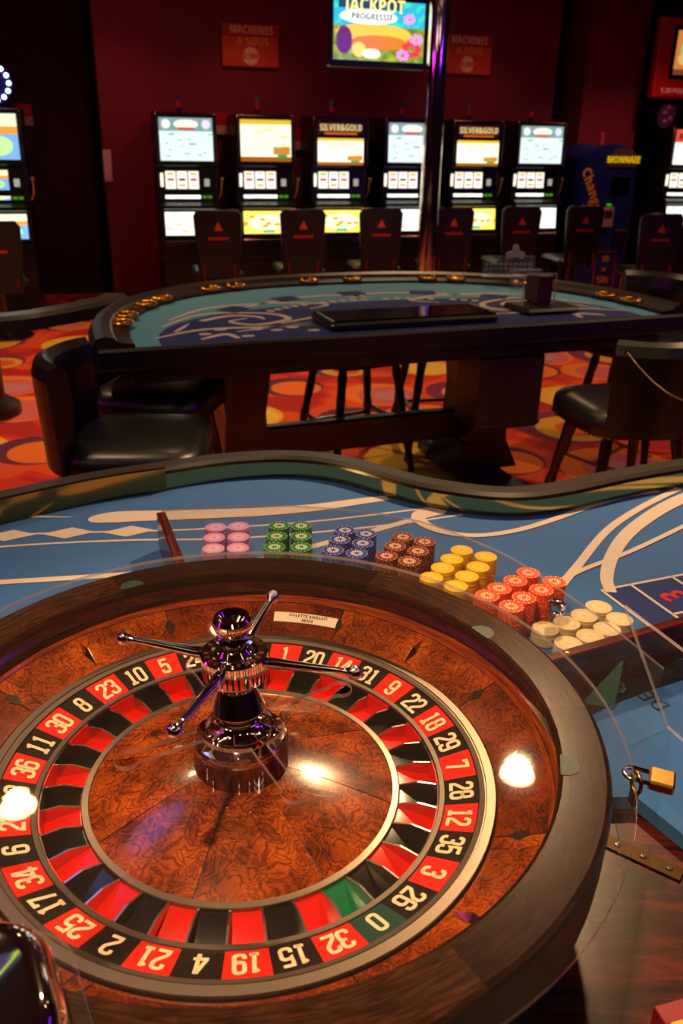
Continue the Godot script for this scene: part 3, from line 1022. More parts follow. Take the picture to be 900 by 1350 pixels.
	# raised lettering round the hub
	for k in 22:
		if k % 6 == 5: continue
		var q := TAU * k / 22.0
		var mk := mb()
		box(mk, Vector3(0, 0, 0), Vector3(0.0034, 0.0008, 0.0056), 0.0003)
		var w := obj("hub_mark", mk, M.bronze, t)
		w.basis = Basis(Vector3(0, 0, 1), 0.03) * Basis(Vector3.UP, -q)
		w.position = Basis(Vector3(0, 0, 1), 0.03) * Vector3(sin(q) * 0.0285, 0.1549, -cos(q) * 0.0285)
	for a in [286.0, 13.5, 104.0, 198.0]:
		var r := deg_to_rad(a)
		var d := Vector3(sin(r), 0.0, -cos(r))
		var s := mb()
		tube(s, [d * 0.03 + Vector3(0, 0.1455, 0), d * 0.042 + Vector3(0, 0.1455, 0), d * 0.05 + Vector3(0, 0.1457, 0), d * 0.112 + Vector3(0, 0.148, 0), d * 0.117 + Vector3(0, 0.148, 0), d * 0.119 + Vector3(0, 0.148, 0), d * 0.124 + Vector3(0, 0.148, 0)], [0.0058, 0.0062, 0.0058, 0.0034, 0.0034, 0.0046, 0.004], 16)
		var o := obj("turret_arm", s, M.chrome, t)
		o.rotation = lean
		s = mb()
		ball(s, d * 0.127 + Vector3(0, 0.148, 0), Vector3.ONE * 0.0078, 20)
		obj("ball_tip", s, M.chrome, o)

# ------------------------------------------------------------------ acrylic lid with its cut-out and padlock
func build_lid():
	var t := thing("wheel_cover", "clear acrylic disc cover with a cross shaped cut-out, lying on the wheel rim", "wheel cover", WHEEL + Vector3(0.001, 0, 0.012))
	var y0 := 0.071
	var y1 := 0.076
	var R := 0.3985
	var st := mb()
	var hole := PackedVector2Array()
	var outer := PackedVector2Array()
	var P = func(r, a): return Vector2(sin(a) * r, -cos(a) * r)
	var rc := 0.046
	var hw := 0.0085
	var re := 0.0125
	var cut := []
	for k in 4:
		var m := deg_to_rad(59.0 + 90.0 * k)
		var d: Vector2 = P.call(1.0, m)
		var n := Vector2(-d.y, d.x)
		var half := []
		var g := asin(hw / rc)
		for i in 9: half.append(P.call(rc, m - PI / 4 + (PI / 4 - g) * i / 8.0))
		var ec := d * 0.122
		var q := asin(hw / re)
		for i in 17:
			var w := PI + q + (TAU - 2 * q) * i / 16.0
			half.append(ec + d * cos(w) * re + n * sin(w) * re)
		for i in 9: half.append(P.call(rc, m + g + (PI / 4 - g) * i / 8.0))
		cut.append(half)
	for k in 4:
		var m := deg_to_rad(59.0 + 90.0 * k)
		var poly := PackedVector2Array()
		for p in cut[k]: poly.append(p)
		for i in 25: poly.append(P.call(R, m + PI / 4 - PI / 2 * i / 24.0))
		prism(st, poly, y0, y1, 1.0, false)
		for i in range(cut[k].size() - 1): hole.append(cut[k][i])
	for i in 96: outer.append(P.call(R, TAU * i / 96.0))
	obj("sheet", st, M.lid, t)
	st = mb()
	walls(st, hole, y0, y1, 1.0, true)
	obj("cutout_edge", st, M.acrylic_edge, t)
	st = mb()
	walls(st, outer, y0, y1)
	obj("outer_edge", st, M.acrylic_edge, t)
	# hasp and brass padlock at the edge
	var h := thing("padlock", "small brass padlock hanging from the edge of the clear wheel cover", "padlock", Vector3(0.314, 0.938, -0.694), deg_to_rad(-22.0))
	st = mb()
	box(st, Vector3(0.0135, 0, 0), Vector3(0.025, 0.012, 0.026), 0.002)
	obj("body", st, M.brass, h)
	st = mb()
	var sh := []
	for k in 13:
		var q := PI * k / 12.0
		sh.append(Vector3(-0.014 - sin(q) * 0.009, 0.0, cos(q) * 0.009))
	sh.push_front(Vector3(0.003, 0, 0.009))
	sh.append(Vector3(0.003, 0, -0.009))
	tube(st, sh, 0.0024, 10)
	obj("shackle", st, M.chrome, h)
	var s := thing("hasp", "small brass hasp ring at the edge of the clear wheel cover beside the padlock", "hasp", Vector3(0.301, 0.936, -0.688))
	st = mb()
	var ring := []
	for k in 16:
		var q := TAU * k / 16.0
		ring.append(Vector3(0.002 * cos(q), sin(q) * 0.011, cos(q) * 0.0085))
	tube(st, ring, 0.0022, 8, true)
	obj("ring", st, M.brass, s)
	st = mb()
	box(st, Vector3(0, -0.018, 0.0), Vector3(0.006, 0.018, 0.012), 0.001)
	obj("plate", st, M.dark_steel, s)

# ------------------------------------------------------------------ chips
func chip_mesh(r: float, h: float) -> ArrayMesh:
	var st := mb()
	var n := 24
	for i in n:
		var t0 := TAU * i / n
		var t1 := TAU * (i + 1) / n
		var d0 := Vector3(sin(t0), 0, -cos(t0))
		var d1 := Vector3(sin(t1), 0, -cos(t1))
		var uvf = func(d: Vector3, k: float): return Vector2(0.5 + d.x * 0.49 * k, (0.5 + d.z * 0.49 * k) * 0.8)
		var q := r - 0.0004
		st.set_smooth_group(1)
		v3(st, Vector3(0, h, 0), Vector2(0.5, 0.4)); v3(st, d0 * q + Vector3(0, h, 0), uvf.call(d0, 0.97)); v3(st, d1 * q + Vector3(0, h, 0), uvf.call(d1, 0.97))
		st.set_smooth_group(2)
		quad(st, d1 * r + Vector3(0, h - 0.0004, 0), d0 * r + Vector3(0, h - 0.0004, 0), d0 * q + Vector3(0, h, 0), d1 * q + Vector3(0, h, 0), uvf.call(d1, 0.99), uvf.call(d0, 0.99), uvf.call(d0, 0.97), uvf.call(d1, 0.97))
		st.set_smooth_group(3)
		var u0 := float(i) / n
		var u1 := float(i + 1) / n
		quad(st, d1 * r + Vector3(0, 0.0004, 0), d0 * r + Vector3(0, 0.0004, 0), d0 * r + Vector3(0, h - 0.0004, 0), d1 * r + Vector3(0, h - 0.0004, 0), Vector2(u1, 0.97), Vector2(u0, 0.97), Vector2(u0, 0.85), Vector2(u1, 0.85))
		st.set_smooth_group(4)
		quad(st, d1 * q, d0 * q, d0 * r + Vector3(0, 0.0004, 0), d1 * r + Vector3(0, 0.0004, 0), Vector2(u1, 0.97), Vector2(u0, 0.97), Vector2(u0, 0.9), Vector2(u1, 0.9))
	st.generate_normals()
	return st.commit()

func build_chips():
	var rng := RandomNumberGenerator.new()
	rng.seed = 4
	var small := chip_mesh(0.0198, 0.0039)
	var large := chip_mesh(0.0215, 0.0039)
	# name, base, accent, ring, petals, dots, mesh, chips in a stack, stack places, label
	var kinds := [
		["lilac_chip", rgb(194, 140, 190), rgb(218, 178, 208), true, 0.9, 2.0, small, 15, [[-.232, -1.455], [-.19, -1.462], [-.229, -1.411], [-.186, -1.416], [-.224, -1.366], [-.181, -1.371]], "lilac casino chip in the six stacks by the wooden rail"],
		["green_chip", rgb(0, 112, 42), rgb(228, 236, 214), false, 0.25, 0.78, small, 15, [[-.116, -1.468], [-.074, -1.469], [-.117, -1.422], [-.072, -1.424], [-.117, -1.377], [-.07, -1.38]], "green casino chip in the six stacks between lilac and blue"],
		["blue_chip", rgb(34, 52, 150), rgb(232, 232, 232), false, 0.25, 0.78, small, 15, [[.007, -1.453], [.046, -1.44], [-.002, -1.414], [.039, -1.4], [-.013, -1.37], [.028, -1.36]], "blue casino chip in the six stacks between green and brown"],
		["brown_chip", rgb(120, 34, 8), rgb(238, 214, 184), false, 0.25, 0.78, small, 15, [[.113, -1.43], [.151, -1.412], [.097, -1.392], [.136, -1.374], [.08, -1.352], [.119, -1.334]], "brown casino chip in the six stacks between blue and yellow"],
		["yellow_chip", rgb(232, 190, 10), rgb(248, 226, 110), false, 0.1, 2.0, small, 15, [[.215, -1.381], [.254, -1.357], [.193, -1.346], [.235, -1.318], [.174, -1.311], [.211, -1.283], [.152, -1.276], [.189, -1.248]], "yellow casino chip in the eight stacks between brown and orange"],
		["orange_chip", rgb(236, 74, 8), rgb(252, 224, 190), false, 0.1, 0.78, small, 15, [[.317, -1.3], [.354, -1.27], [.29, -1.27], [.327, -1.241], [.259, -1.243], [.294, -1.214], [.236, -1.218], [.269, -1.185]], "orange casino chip in the eight stacks between yellow and cream"],
		["cream_chip", rgb(208, 194, 150), rgb(226, 216, 178), false, 0.2, 2.0, large, 6, [[.428, -1.252], [.452, -1.214], [.397, -1.222], [.424, -1.183], [.363, -1.198], [.391, -1.16], [.326, -1.18], [.352, -1.138]], "large cream casino chip stacked against the mahogany rail"]]
	for k in kinds:
		var m := textured(chip_picture(k[1], k[2], k[3], k[4], k[5]), 0.5)
		m.metallic_specular = 0.3
		for s in k[8]:
			for j in k[7]:
				var o := put_mesh(k[0], k[6], m)
				o.position = Vector3(s[0] + rng.randf_range(-0.0005, 0.0005), FELT + 0.0016 + j * 0.00395, s[1] + rng.randf_range(-0.0005, 0.0005))
				o.rotation.y = rng.randf_range(0, TAU)
				tag(o, ("top " if j == k[7] - 1 else "") + k[9] + (", topmost of its stack" if j == k[7] - 1 else ", beneath the topmost"), "casino chip", ("top " if j == k[7] - 1 else "lower ") + k[0].replace("_", " ") + "s in the tray")
	# winning number marker among the orange stacks
	var t := thing("win_marker", "clear cylinder marker with a chrome cap standing by the orange chips", "marker", Vector3(0.341, FELT + 0.0016, -1.19))
	var st := mb()
	lathe(st, [Vector2(0.0, 0.0), Vector2(0.013, 0.0), Vector2(0.013, 0.004), Vector2(0.0115, 0.006), Vector2(0.0115, 0.046)], 28)
	obj("body", st, M.acrylic, t)
	st = mb()
	lathe(st, [Vector2(0.0115, 0.046), Vector2(0.0135, 0.047), Vector2(0.0135, 0.052), Vector2(0.0115, 0.054), Vector2(0.0135, 0.056), Vector2(0.0135, 0.064), Vector2(0.011, 0.066), Vector2(0.007, 0.0645), Vector2(0.0, 0.0645)], 28)
	obj("cap", st, M.chrome, t)
	# rails of the chip tray
	for q in [[Vector2(-0.338, -1.482), Vector2(-0.262, -1.27), "mahogany tray rail with two screws beside the lilac chips"], [Vector2(0.28, -1.012), Vector2(0.56, -1.15), "mahogany tray rail with two screws beside the cream chips"]]:
		var d: Vector2 = q[1] - q[0]
		var r := thing("tray_rail", q[2], "wooden rail", Vector3((q[0].x + q[1].x) / 2, FELT + 0.003, (q[0].y + q[1].y) / 2), -d.angle(), "rails of the chip tray")
		st = mb()
		box(st, Vector3(0, 0.037, 0), Vector3(d.length(), 0.074, 0.017), 0.0015)
		obj("bar", st, M.mahogany, r)
		for s in [-0.36, 0.36]:
			st = mb()
			lathe(st, [Vector2(0.0034, 0.0738), Vector2(0.0032, 0.0748), Vector2(0.0, 0.0752)], 14, 0, TAU, Vector3(d.length() * s, 0, 0))
			obj("screw", st, M.brass, r)
	# clear cover over the chips
	var c := thing("chip_cover", "clear curved acrylic sheet covering the stacked casino chips", "acrylic cover", Vector3(0, 0.8685, 0))
	var far := spline([Vector2(-.335, -1.477), Vector2(-.23, -1.503), Vector2(-.13, -1.514), Vector2(0, -1.503), Vector2(.08, -1.482), Vector2(.154, -1.449), Vector2(.235, -1.377), Vector2(.305, -1.289), Vector2(.388, -1.121), Vector2(.44, -0.99)], 6)
	var poly := PackedVector2Array()
	for p in far: poly.append(p)
	for k in 25:
		var a := deg_to_rad(lerpf(112.0, -18.0, k / 24.0))
		poly.append(Vector2(WHEEL.x, WHEEL.z) + Vector2(sin(a), -cos(a)) * 0.4)
	st = mb()
	prism(st, poly, 0.0, 0.004, 1.0, false)
	obj("sheet", st, M.acrylic, c)
	st = mb()
	walls(st, poly, 0.0, 0.004)
	obj("edge", st, M.acrylic_edge, c)
	# sloping clear shield beside the tray
	var f := thing("clear_shield", "sloping clear acrylic shield standing on the blue felt beside the tray", "acrylic shield")
	st = mb()
	var q4 := [Vector3(.394, .93, -1.052), Vector3(.437, .93, -0.94), Vector3(.492, FELT + 0.001, -0.855), Vector3(.449, FELT + 0.001, -0.967)]
	var nn := Vector3(0.0032, 0.0024, -0.001)
	var quad8 := []
	for p in q4: quad8.append(p + nn)
	face(st, q4, q4[0] + nn * 3.0 + (q4[2] - q4[0]) / 2.0)
	face(st, quad8, q4[0] - nn * 3.0 + (q4[2] - q4[0]) / 2.0)
	obj("sheet", st, M.acrylic, f)
	st = mb()
	for i in 4:
		face(st, [q4[i], q4[(i + 1) % 4], quad8[(i + 1) % 4], quad8[i]], (q4[0] + q4[2]) / 2.0)
	obj("edge", st, M.acrylic_edge, f)
	var g := thing("glass_divider", "upright triangle of green tinted glass in the dark well beside the wheel", "glass panel")
	st = mb()
	var tri := [Vector3(.348, FELT + 0.003, -1.018), Vector3(.404, .843, -1.05), Vector3(.386, FELT + 0.003, -1.008)]
	var n2 := Vector3(0.002, 0, 0.003)
	face(st, tri, tri[0] + n2 * 4.0)
	face(st, [tri[0] + n2, tri[1] + n2, tri[2] + n2], tri[0] - n2 * 4.0)
	for i in 3: face(st, [tri[i], tri[(i + 1) % 3], tri[(i + 1) % 3] + n2, tri[i] + n2], (tri[0] + tri[1] + tri[2]) / 3.0)
	obj("pane", st, M.green_glass, g)
	var lk := thing("cam_lock", "round chrome cam lock with a key slot in the dark well", "lock", Vector3(.407, FELT + 0.003, -1.046), deg_to_rad(-25))
	st = mb()
	var tr := Transform3D(Basis(Vector3.RIGHT, 0.75), Vector3(0, 0.006, 0))
	var lm := mb()
	lathe(lm, [Vector2(0.0, -0.004), Vector2(0.009, -0.004), Vector2(0.009, 0.007), Vector2(0.0075, 0.009), Vector2(0.0, 0.009)], 24)
	var o := obj("barrel", lm, M.chrome, lk)
	o.transform = tr
	box(st, Vector3(0, 0.0093, 0), Vector3(0.008, 0.0008, 0.0018))
	obj("key_slot", st, M.print_black, lk).transform = tr

# ------------------------------------------------------------------ card table
func bj_arc(a: float, d: float, n := 40) -> Array:
	var o := []
	for i in n + 1:
		var t := PI * i / n
		var c := cos(t)
		var s := sin(t)
		o.append(Vector2(-signf(c) * a * pow(absf(c), 2.0 / 2.4), -d * pow(s, 2.0 / 2.4)))
	return o

func build_card_table():
	var t := thing("card_table", "half round blackjack table with a blue scroll printed felt and brass cup rings", "card table", BJ, YAW)
	var Y := 0.84
	var arc := bj_arc(1.09, 1.05)
	var poly := PackedVector2Array()
	for p in arc: poly.append(p)
	var st := mb()
	prism(st, poly, Y - 0.03, Y, 1.0)
	obj("felt", st, textured(felt_grain_picture(rgb(86, 154, 182)), 0.9, Vector3(6, 6, 1)), t)
	# printed dealer field, bounded by an arc inside the paler players' band
	var field := PackedVector2Array()
	for p in bj_arc(1.0, 0.6): field.append(p + Vector2(0, -0.004))
	st = mb()
	prism(st, field, Y, Y + 0.0003)
	obj("printed_dealer_field", st, textured(felt_grain_picture(rgb(30, 50, 116)), 0.9, Vector3(6, 6, 1)), t)
	# wood strip and padded arm round the players' side
	st = mb()
	sweep(st, arc, [Vector2(0.0, Y - 0.02), Vector2(0.0, Y + 0.012), Vector2(0.05, Y + 0.02), Vector2(0.05, Y - 0.02)])
	obj("wood_strip", st, M.dark_wood, t)
	st = mb()
	sweep(st, arc, [Vector2(0.051, Y - 0.03), Vector2(0.052, Y + 0.018), Vector2(0.065, Y + 0.034), Vector2(0.095, Y + 0.042), Vector2(0.125, Y + 0.034), Vector2(0.142, Y + 0.01), Vector2(0.142, Y - 0.04), Vector2(0.125, Y - 0.08), Vector2(0.06, Y - 0.08)])
	obj("padded_arm", st, M.arm, t)
	st = mb()
	box(st, Vector3(0, Y - 0.034, 0.018), Vector3(2.44, 0.075, 0.03), 0.008)
	obj("dealer_edge", st, M.navy_vinyl, t)
	var under := PackedVector2Array()
	for p in bj_arc(1.1, 1.0, 24): under.append(p + Vector2(0, -0.01))
	st = mb()
	prism(st, under, Y - 0.13, Y - 0.031)
	obj("apron", st, M.navy_vinyl, t)
	# two slab pedestals, feet and a stretcher
	for x in [-0.62, 0.52]:
		st = mb()
		plate(st, PackedVector2Array([Vector2(-0.17, 0.08), Vector2(0.17, 0.08), Vector2(0.1, 0.22), Vector2(0.085, 0.45), Vector2(0.12, 0.72), Vector2(-0.12, 0.72), Vector2(-0.085, 0.45), Vector2(-0.1, 0.22)]), -0.14, 0.14, Transform3D(Basis.IDENTITY, Vector3(x, 0, -0.5)))
		obj("pedestal", st, M.dark_wood, t)
		st = mb()
		box(st, Vector3(x, 0.04, -0.5), Vector3(0.2, 0.08, 0.8), 0.02)
		obj("foot", st, M.dark_wood, t)
	st = mb()
	box(st, Vector3(-0.05, 0.28, -0.5), Vector3(0.95, 0.14, 0.06), 0.01)
	obj("stretcher", st, M.dark_wood, t)
	# brass cup rings, in pairs along the arm
	var ring := []
	for k in 20: ring.append(Vector3(cos(TAU * k / 20.0) * 0.04, 0, sin(TAU * k / 20.0) * 0.04))
	st = mb()
	tube(st, ring, 0.009, 8, true)
	st.generate_normals()
	var rm := st.commit()
	for i in 7:
		for s in [-1, 1]:
			var f: float = (i + 0.5) / 7.0 * 40.0 + s * 0.85
			if i == 0: f += 1.0
			var k := int(f)
			var p: Vector2 = arc[k].lerp(arc[k + 1], f - k)
			var d: Vector2 = (arc[k + 1] - arc[k]).normalized()
			p += Vector2(d.y, -d.x) * 0.03
			var o := put_mesh("cup_ring", rm, M.gold, t)
			o.position = Vector3(p.x, Y + 0.022, p.y)
	# print
	var y := Y + 0.0008
	st = mb()
	for q in [[[-0.95, -0.3], [-0.75, -0.5], [-0.5, -0.45], [-0.45, -0.32], [-0.6, -0.25], [-0.68, -0.33], [-0.6, -0.38]], [[-1.0, -0.12], [-0.8, -0.22], [-0.5, -0.2], [-0.1, -0.28], [0.1, -0.42]], [[-0.7, -0.15], [-0.4, -0.22], [-0.1, -0.14], [0.05, -0.1]], [[-0.9, -0.42], [-0.7, -0.62], [-0.4, -0.66], [-0.2, -0.58], [-0.3, -0.5]], [[-0.85, -0.06], [-0.75, -0.12], [-0.72, -0.04]], [[-0.92, -0.2], [-0.82, -0.34], [-0.66, -0.44], [-0.56, -0.4], [-0.54, -0.34]], [[-0.6, -0.56], [-0.36, -0.72], [-0.12, -0.78], [0.02, -0.72], [-0.06, -0.68]], [[-0.5, -0.25], [-0.3, -0.34], [-0.16, -0.3], [-0.22, -0.26]]]:
		for s in [1.0, -1.0]:
			var pts := []
			for p in q: pts.append(Vector2(p[0] * s, p[1]))
			var path := spline(pts, 6)
			var lw := []
			for i in path.size(): lw.append(0.004 + 0.011 * sin(PI * (i + 1.0) / (path.size() + 1.0)))
			st = mb()
			ribbon(st, path, lw, y)
			obj("printed_scroll", st, M.print, t)
	for d in [[-0.42, -0.1], [-0.3, -0.06], [-0.62, -0.17], [0.32, -0.12], [0.5, -0.2], [-0.75, -0.2], [-0.55, -0.14], [-0.68, -0.07], [-0.82, -0.14], [-0.48, -0.17]]:
		var pts := []
		for k in 12: pts.append(Vector3(d[0] + cos(TAU * k / 12.0) * 0.025, y + 0.0002, d[1] + sin(TAU * k / 12.0) * 0.017))
		st = mb()
		face(st, pts, Vector3(d[0], 0, d[1]))
		obj("printed_dot", st, M.print, t)
	for i in 7:
		var f := PI * (i + 1.0) / 8.0
		var c := Vector2(-cos(f) * 0.86, -sin(f) * 0.8)
		var d := Vector2(sin(f), -cos(f) * 0.9).normalized()
		var n := Vector2(d.y, -d.x)
		st = mb()
		face(st, [c + d * 0.06 + n * 0.05, c - d * 0.06 + n * 0.05, c - d * 0.06 - n * 0.05, c + d * 0.06 - n * 0.05].map(func(p): return Vector3(p.x, y + 0.0004, p.y)), Vector3(c.x, 0, c.y))
		obj("betting_box", st, M.print_navy, t)
	for i in 21:
		if i % 6 == 5: continue
		var f := PI * (0.28 + 0.44 * i / 20.0)
		st = mb()
		box(st, Vector3.ZERO, Vector3(0.028, 0.0006, 0.034))
		var o := obj("arc_mark", st, M.print, t)
		o.position = Vector3(-cos(f) * 0.74, y + 0.0004, -sin(f) * 0.64)
		o.rotation.y = PI / 2 - f
	# float tray with glass lid
	var B := Transform3D(Basis(Vector3.UP, YAW), BJ)
	var tr := thing("chip_float", "black chip float tray with a glass lid on the blackjack felt", "chip tray", B * Vector3(-0.02, Y + 0.001, -0.16), YAW)
	st = mb()
	box(st, Vector3(0, 0.015, 0), Vector3(0.7, 0.03, 0.24), 0.008)
	obj("tray", st, M.cabinet, tr)
	st = mb()
	box(st, Vector3(0, 0.0335, 0), Vector3(0.66, 0.006, 0.2), 0.002)
	obj("glass_lid", st, M.dark_glass, tr)
	for s in [-1, 1]:
		st = mb()
		box(st, Vector3(s * 0.338, 0.034, 0), Vector3(0.015, 0.008, 0.21), 0.002)
		obj("metal_trim", st, M.dark_steel, tr)
	# card discard holder
	var dh := thing("discard_holder", "clear acrylic card holder on a dark red base beside the chip float", "card holder", B * Vector3(0.62, Y + 0.0012, -0.28), YAW)
	st = mb()
	box(st, Vector3(0.02, 0.012, 0.06), Vector3(0.26, 0.024, 0.2), 0.01)
	obj("base", st, M.dark_wood, dh)
	st = mb()
	for q in [[Vector3(-0.075, 0.085, 0), Vector3(0.004, 0.12, 0.12)], [Vector3(0.0, 0.085, -0.058), Vector3(0.146, 0.12, 0.004)], [Vector3(0.0, 0.147, 0), Vector3(0.154, 0.004, 0.12)]]: box(st, q[0], q[1])
	obj("clear_walls", st, M.acrylic, dh)
	st = mb()
	box(st, Vector3(0.035, 0.082, 0.0), Vector3(0.07, 0.115, 0.105), 0.002)
	obj("red_block", st, mat(rgb(70, 14, 24), 0.3), dh)
	st = mb()
	for q in [[Vector3(-0.075, 0.147, 0.06), Vector3(0.006, 0.006, 0.006)], [Vector3(0.0, 0.149, 0.06), Vector3(0.154, 0.005, 0.005)], [Vector3(0.0, 0.149, -0.06), Vector3(0.154, 0.005, 0.005)], [Vector3(-0.077, 0.085, 0.06), Vector3(0.005, 0.124, 0.005)], [Vector3(0.077, 0.085, 0.06), Vector3(0.005, 0.124, 0.005)]]: box(st, q[0], q[1])
	obj("clear_edges", st, M.acrylic_edge, dh)
	# clear sign on the far arm
	var sg := thing("table_sign", "clear acrylic sign plate standing at the far side of the card table", "sign holder", B * Vector3(0.83, Y + 0.044, -0.83), YAW - 0.25)
	st = mb()
	box(st, Vector3(0, 0.05, 0), Vector3(0.26, 0.09, 0.004))
	obj("plate", st, clear(Color(0.5, 0.6, 0.6, 0.16), 0.1), sg)
	st = mb()
	for k in 10:
		box(st, Vector3(-0.11 + 0.024 * k, 0.058, 0.003), Vector3(0.014, 0.008, 0.001))
		box(st, Vector3(-0.11 + 0.024 * k, 0.036, 0.003), Vector3(0.012, 0.006, 0.001))
	obj("printed_words", st, M.acrylic_edge, sg)
	st = mb()
	for q in [[Vector3(0.03, 0.11, 0), 0.022], [Vector3(0.0, 0.1, 0), 0.018], [Vector3(0.06, 0.1, 0), 0.018], [Vector3(0.03, 0.135, 0), 0.016]]:
		var pts := PackedVector2Array()
		for k in 14: pts.append(Vector2(q[0].x + cos(TAU * k / 14.0) * q[1], q[0].y + sin(TAU * k / 14.0) * q[1]))
		plate(st, pts, -0.003, 0.003)
	obj("crest", st, M.acrylic_edge, sg)
	st = mb()
	box(st, Vector3(0, 0.003, 0), Vector3(0.26, 0.006, 0.05), 0.001)
	obj("foot", st, M.acrylic_edge, sg)
	# drop box under the edge
	var db := thing("drop_box", "dark plum metal drop box hung beneath the blackjack table", "drop box", B * Vector3(0.42, 0.39, -0.14), YAW)
	st = mb()
	box(st, Vector3(0, 0.155, 0), Vector3(0.3, 0.31, 0.2), 0.008)
	obj("box", st, mat(rgb(44, 22, 34), 0.45), db)
	st = mb()
	box(st, Vector3(0, 0.02, 0.102), Vector3(0.3, 0.012, 0.006), 0.001)
	obj("edge_band", st, M.cabinet, db)
	# chain at the corner
	var ch := thing("bead_chain", "thin silver chain hung across the back of the studded stool", "chain", Vector3(1.06, 0, -3.15), deg_to_rad(195.0))
	st = mb()
	for k in 64:
		var q := k / 63.0
		var an := deg_to_rad(lerpf(38.0, -6.0, q))
		ball(st, Vector3(sin(an) * 0.314, lerpf(0.868, 0.70, q) - 0.025 * sin(q * PI), -cos(an) * 0.314), Vector3.ONE * 0.0034, 6)
	tag(obj("links", st, M.satin_light, ch), "", "", "", "stuff")
	st = mb()
	box(st, Vector3(sin(0.663) * 0.314, 0.872, -cos(0.663) * 0.314), Vector3(0.012, 0.012, 0.006), 0.001)
	obj("clip", st, M.dark_steel, ch)
	# rail of the neighbouring table at the side
	var rl := thing("table_rail", "curved dark padded rail of the neighbouring table over the open carpet", "table rail")
	var path := spline([Vector2(-2.6, -2.35), Vector2(-1.85, -2.85), Vector2(-1.26, -3.2), Vector2(-1.1, -3.36), Vector2(-0.96, -3.58), Vector2(-0.93, -3.75)], 6)
	st = mb()
	sweep(st, path, [Vector2(0.0, 0.81), Vector2(0.0, 0.855), Vector2(0.02, 0.868), Vector2(0.1, 0.868), Vector2(0.12, 0.855), Vector2(0.12, 0.81)])
	obj("padded_rail", st, M.arm, rl)
	st = mb()
	lathe(st, [Vector2(0.2, 0.0), Vector2(0.2, 0.05), Vector2(0.12, 0.1), Vector2(0.12, 0.81)], 20, 0, TAU, Vector3(-2.05, 0, -4.75))
	obj("column", st, M.dark_wood, rl)
	st = mb()
	tube(st, [Vector3(-2.05, 0.79, -4.75), Vector3(-1.95, 0.79, -2.85)], 0.03, 8)
	obj("bearer", st, M.dark_wood, rl)

# ------------------------------------------------------------------ stools at the card table
func make_stool(called: String, label: String, at: Vector3, turn: float, studs: bool, back := 0.897):
	var t := thing(called, label, "stool", at, turn, "black leather stools at the card table")
	var st := mb()
	# cushion: a rounded square, domed
	var rows := [[0.9, 0.535], [1.0, 0.545], [1.0, 0.585], [0.985, 0.61], [0.92, 0.628], [0.75, 0.64], [0.4, 0.646]]
	st.set_smooth_group(1)
	var o := rounded(0.46, 0.44, 0.11, 6)
	for r in range(rows.size() - 1):
		for i in o.size():
			var p := o[i]
			var q := o[(i + 1) % o.size()]
			var A := Vector3(p.x * rows[r][0], rows[r][1], -p.y * rows[r][0])
			var B := Vector3(q.x * rows[r][0], rows[r][1], -q.y * rows[r][0])
			var C := Vector3(q.x * rows[r + 1][0], rows[r + 1][1], -q.y * rows[r + 1][0])
			var D := Vector3(p.x * rows[r + 1][0], rows[r + 1][1], -p.y * rows[r + 1][0])
			quad(st, A, B, C, D)
	var cap := []
	for p in o: cap.append(Vector3(p.x * 0.4, 0.646, -p.y * 0.4))
	face(st, cap, Vector3(0, 0, 0))
	obj("seat", st, M.leather, t)
	# curved padded back: an arc behind the seat, open to +z
	if back > 0.6:
		st = mb()
		var path := []
		for i in 15:
			var a := deg_to_rad(lerpf(-46.0, 46.0, i / 14.0))
			path.append(Vector2(sin(a) * 0.235, -cos(a) * 0.235))
		sweep(st, path, [Vector2(0.0, 0.56), Vector2(-0.005, back - 0.077), Vector2(0.004, back - 0.022), Vector2(0.03, back), Vector2(0.058, back - 0.012), Vector2(0.07, back - 0.047), Vector2(0.055, 0.56)])
		obj("backrest", st, M.leather, t)
	for s in [[-1, -1], [1, -1], [-1, 1], [1, 1]]:
		st = mb()
		var top := Vector3(s[0] * 0.14, 0.535, s[1] * 0.13)
		var bot := Vector3(s[0] * 0.215, 0.0, s[1] * 0.205)
		var pts := []
		var rad := []
		var prof := [0.016, 0.018, 0.017, 0.022, 0.016, 0.024, 0.018, 0.021, 0.022, 0.02, 0.024, 0.017]
		for k in prof.size():
			pts.append(bot.lerp(top, k / (prof.size() - 1.0)))
			rad.append(prof[k])
		tube(st, pts, rad, 10)
		obj("leg", st, M.dark_wood, t)
	for q in [[Vector3(-0.185, 0.2, -0.175), Vector3(0.185, 0.2, -0.175)], [Vector3(-0.185, 0.2, 0.175), Vector3(0.185, 0.2, 0.175)]]:
		st = mb()
		tube(st, q, 0.011, 8)
		obj("foot_rail", st, M.dark_steel, t)
	for q in [[Vector3(-0.18, 0.24, -0.17), Vector3(-0.18, 0.24, 0.17)], [Vector3(0.18, 0.24, -0.17), Vector3(0.18, 0.24, 0.17)]]:
		st = mb()
		tube(st, q, 0.012, 8)
		obj("side_rail", st, M.dark_steel, t)
	if studs:
		st = mb()
		var rim := rounded(0.462, 0.442, 0.11, 8)
		for i in rim.size(): ball(st, Vector3(rim[i].x, 0.548, -rim[i].y), Vector3.ONE * 0.0045, 6)
		var n := obj("nail_studs", st, M.brass, t)
		n.set_meta("kind", "stuff")

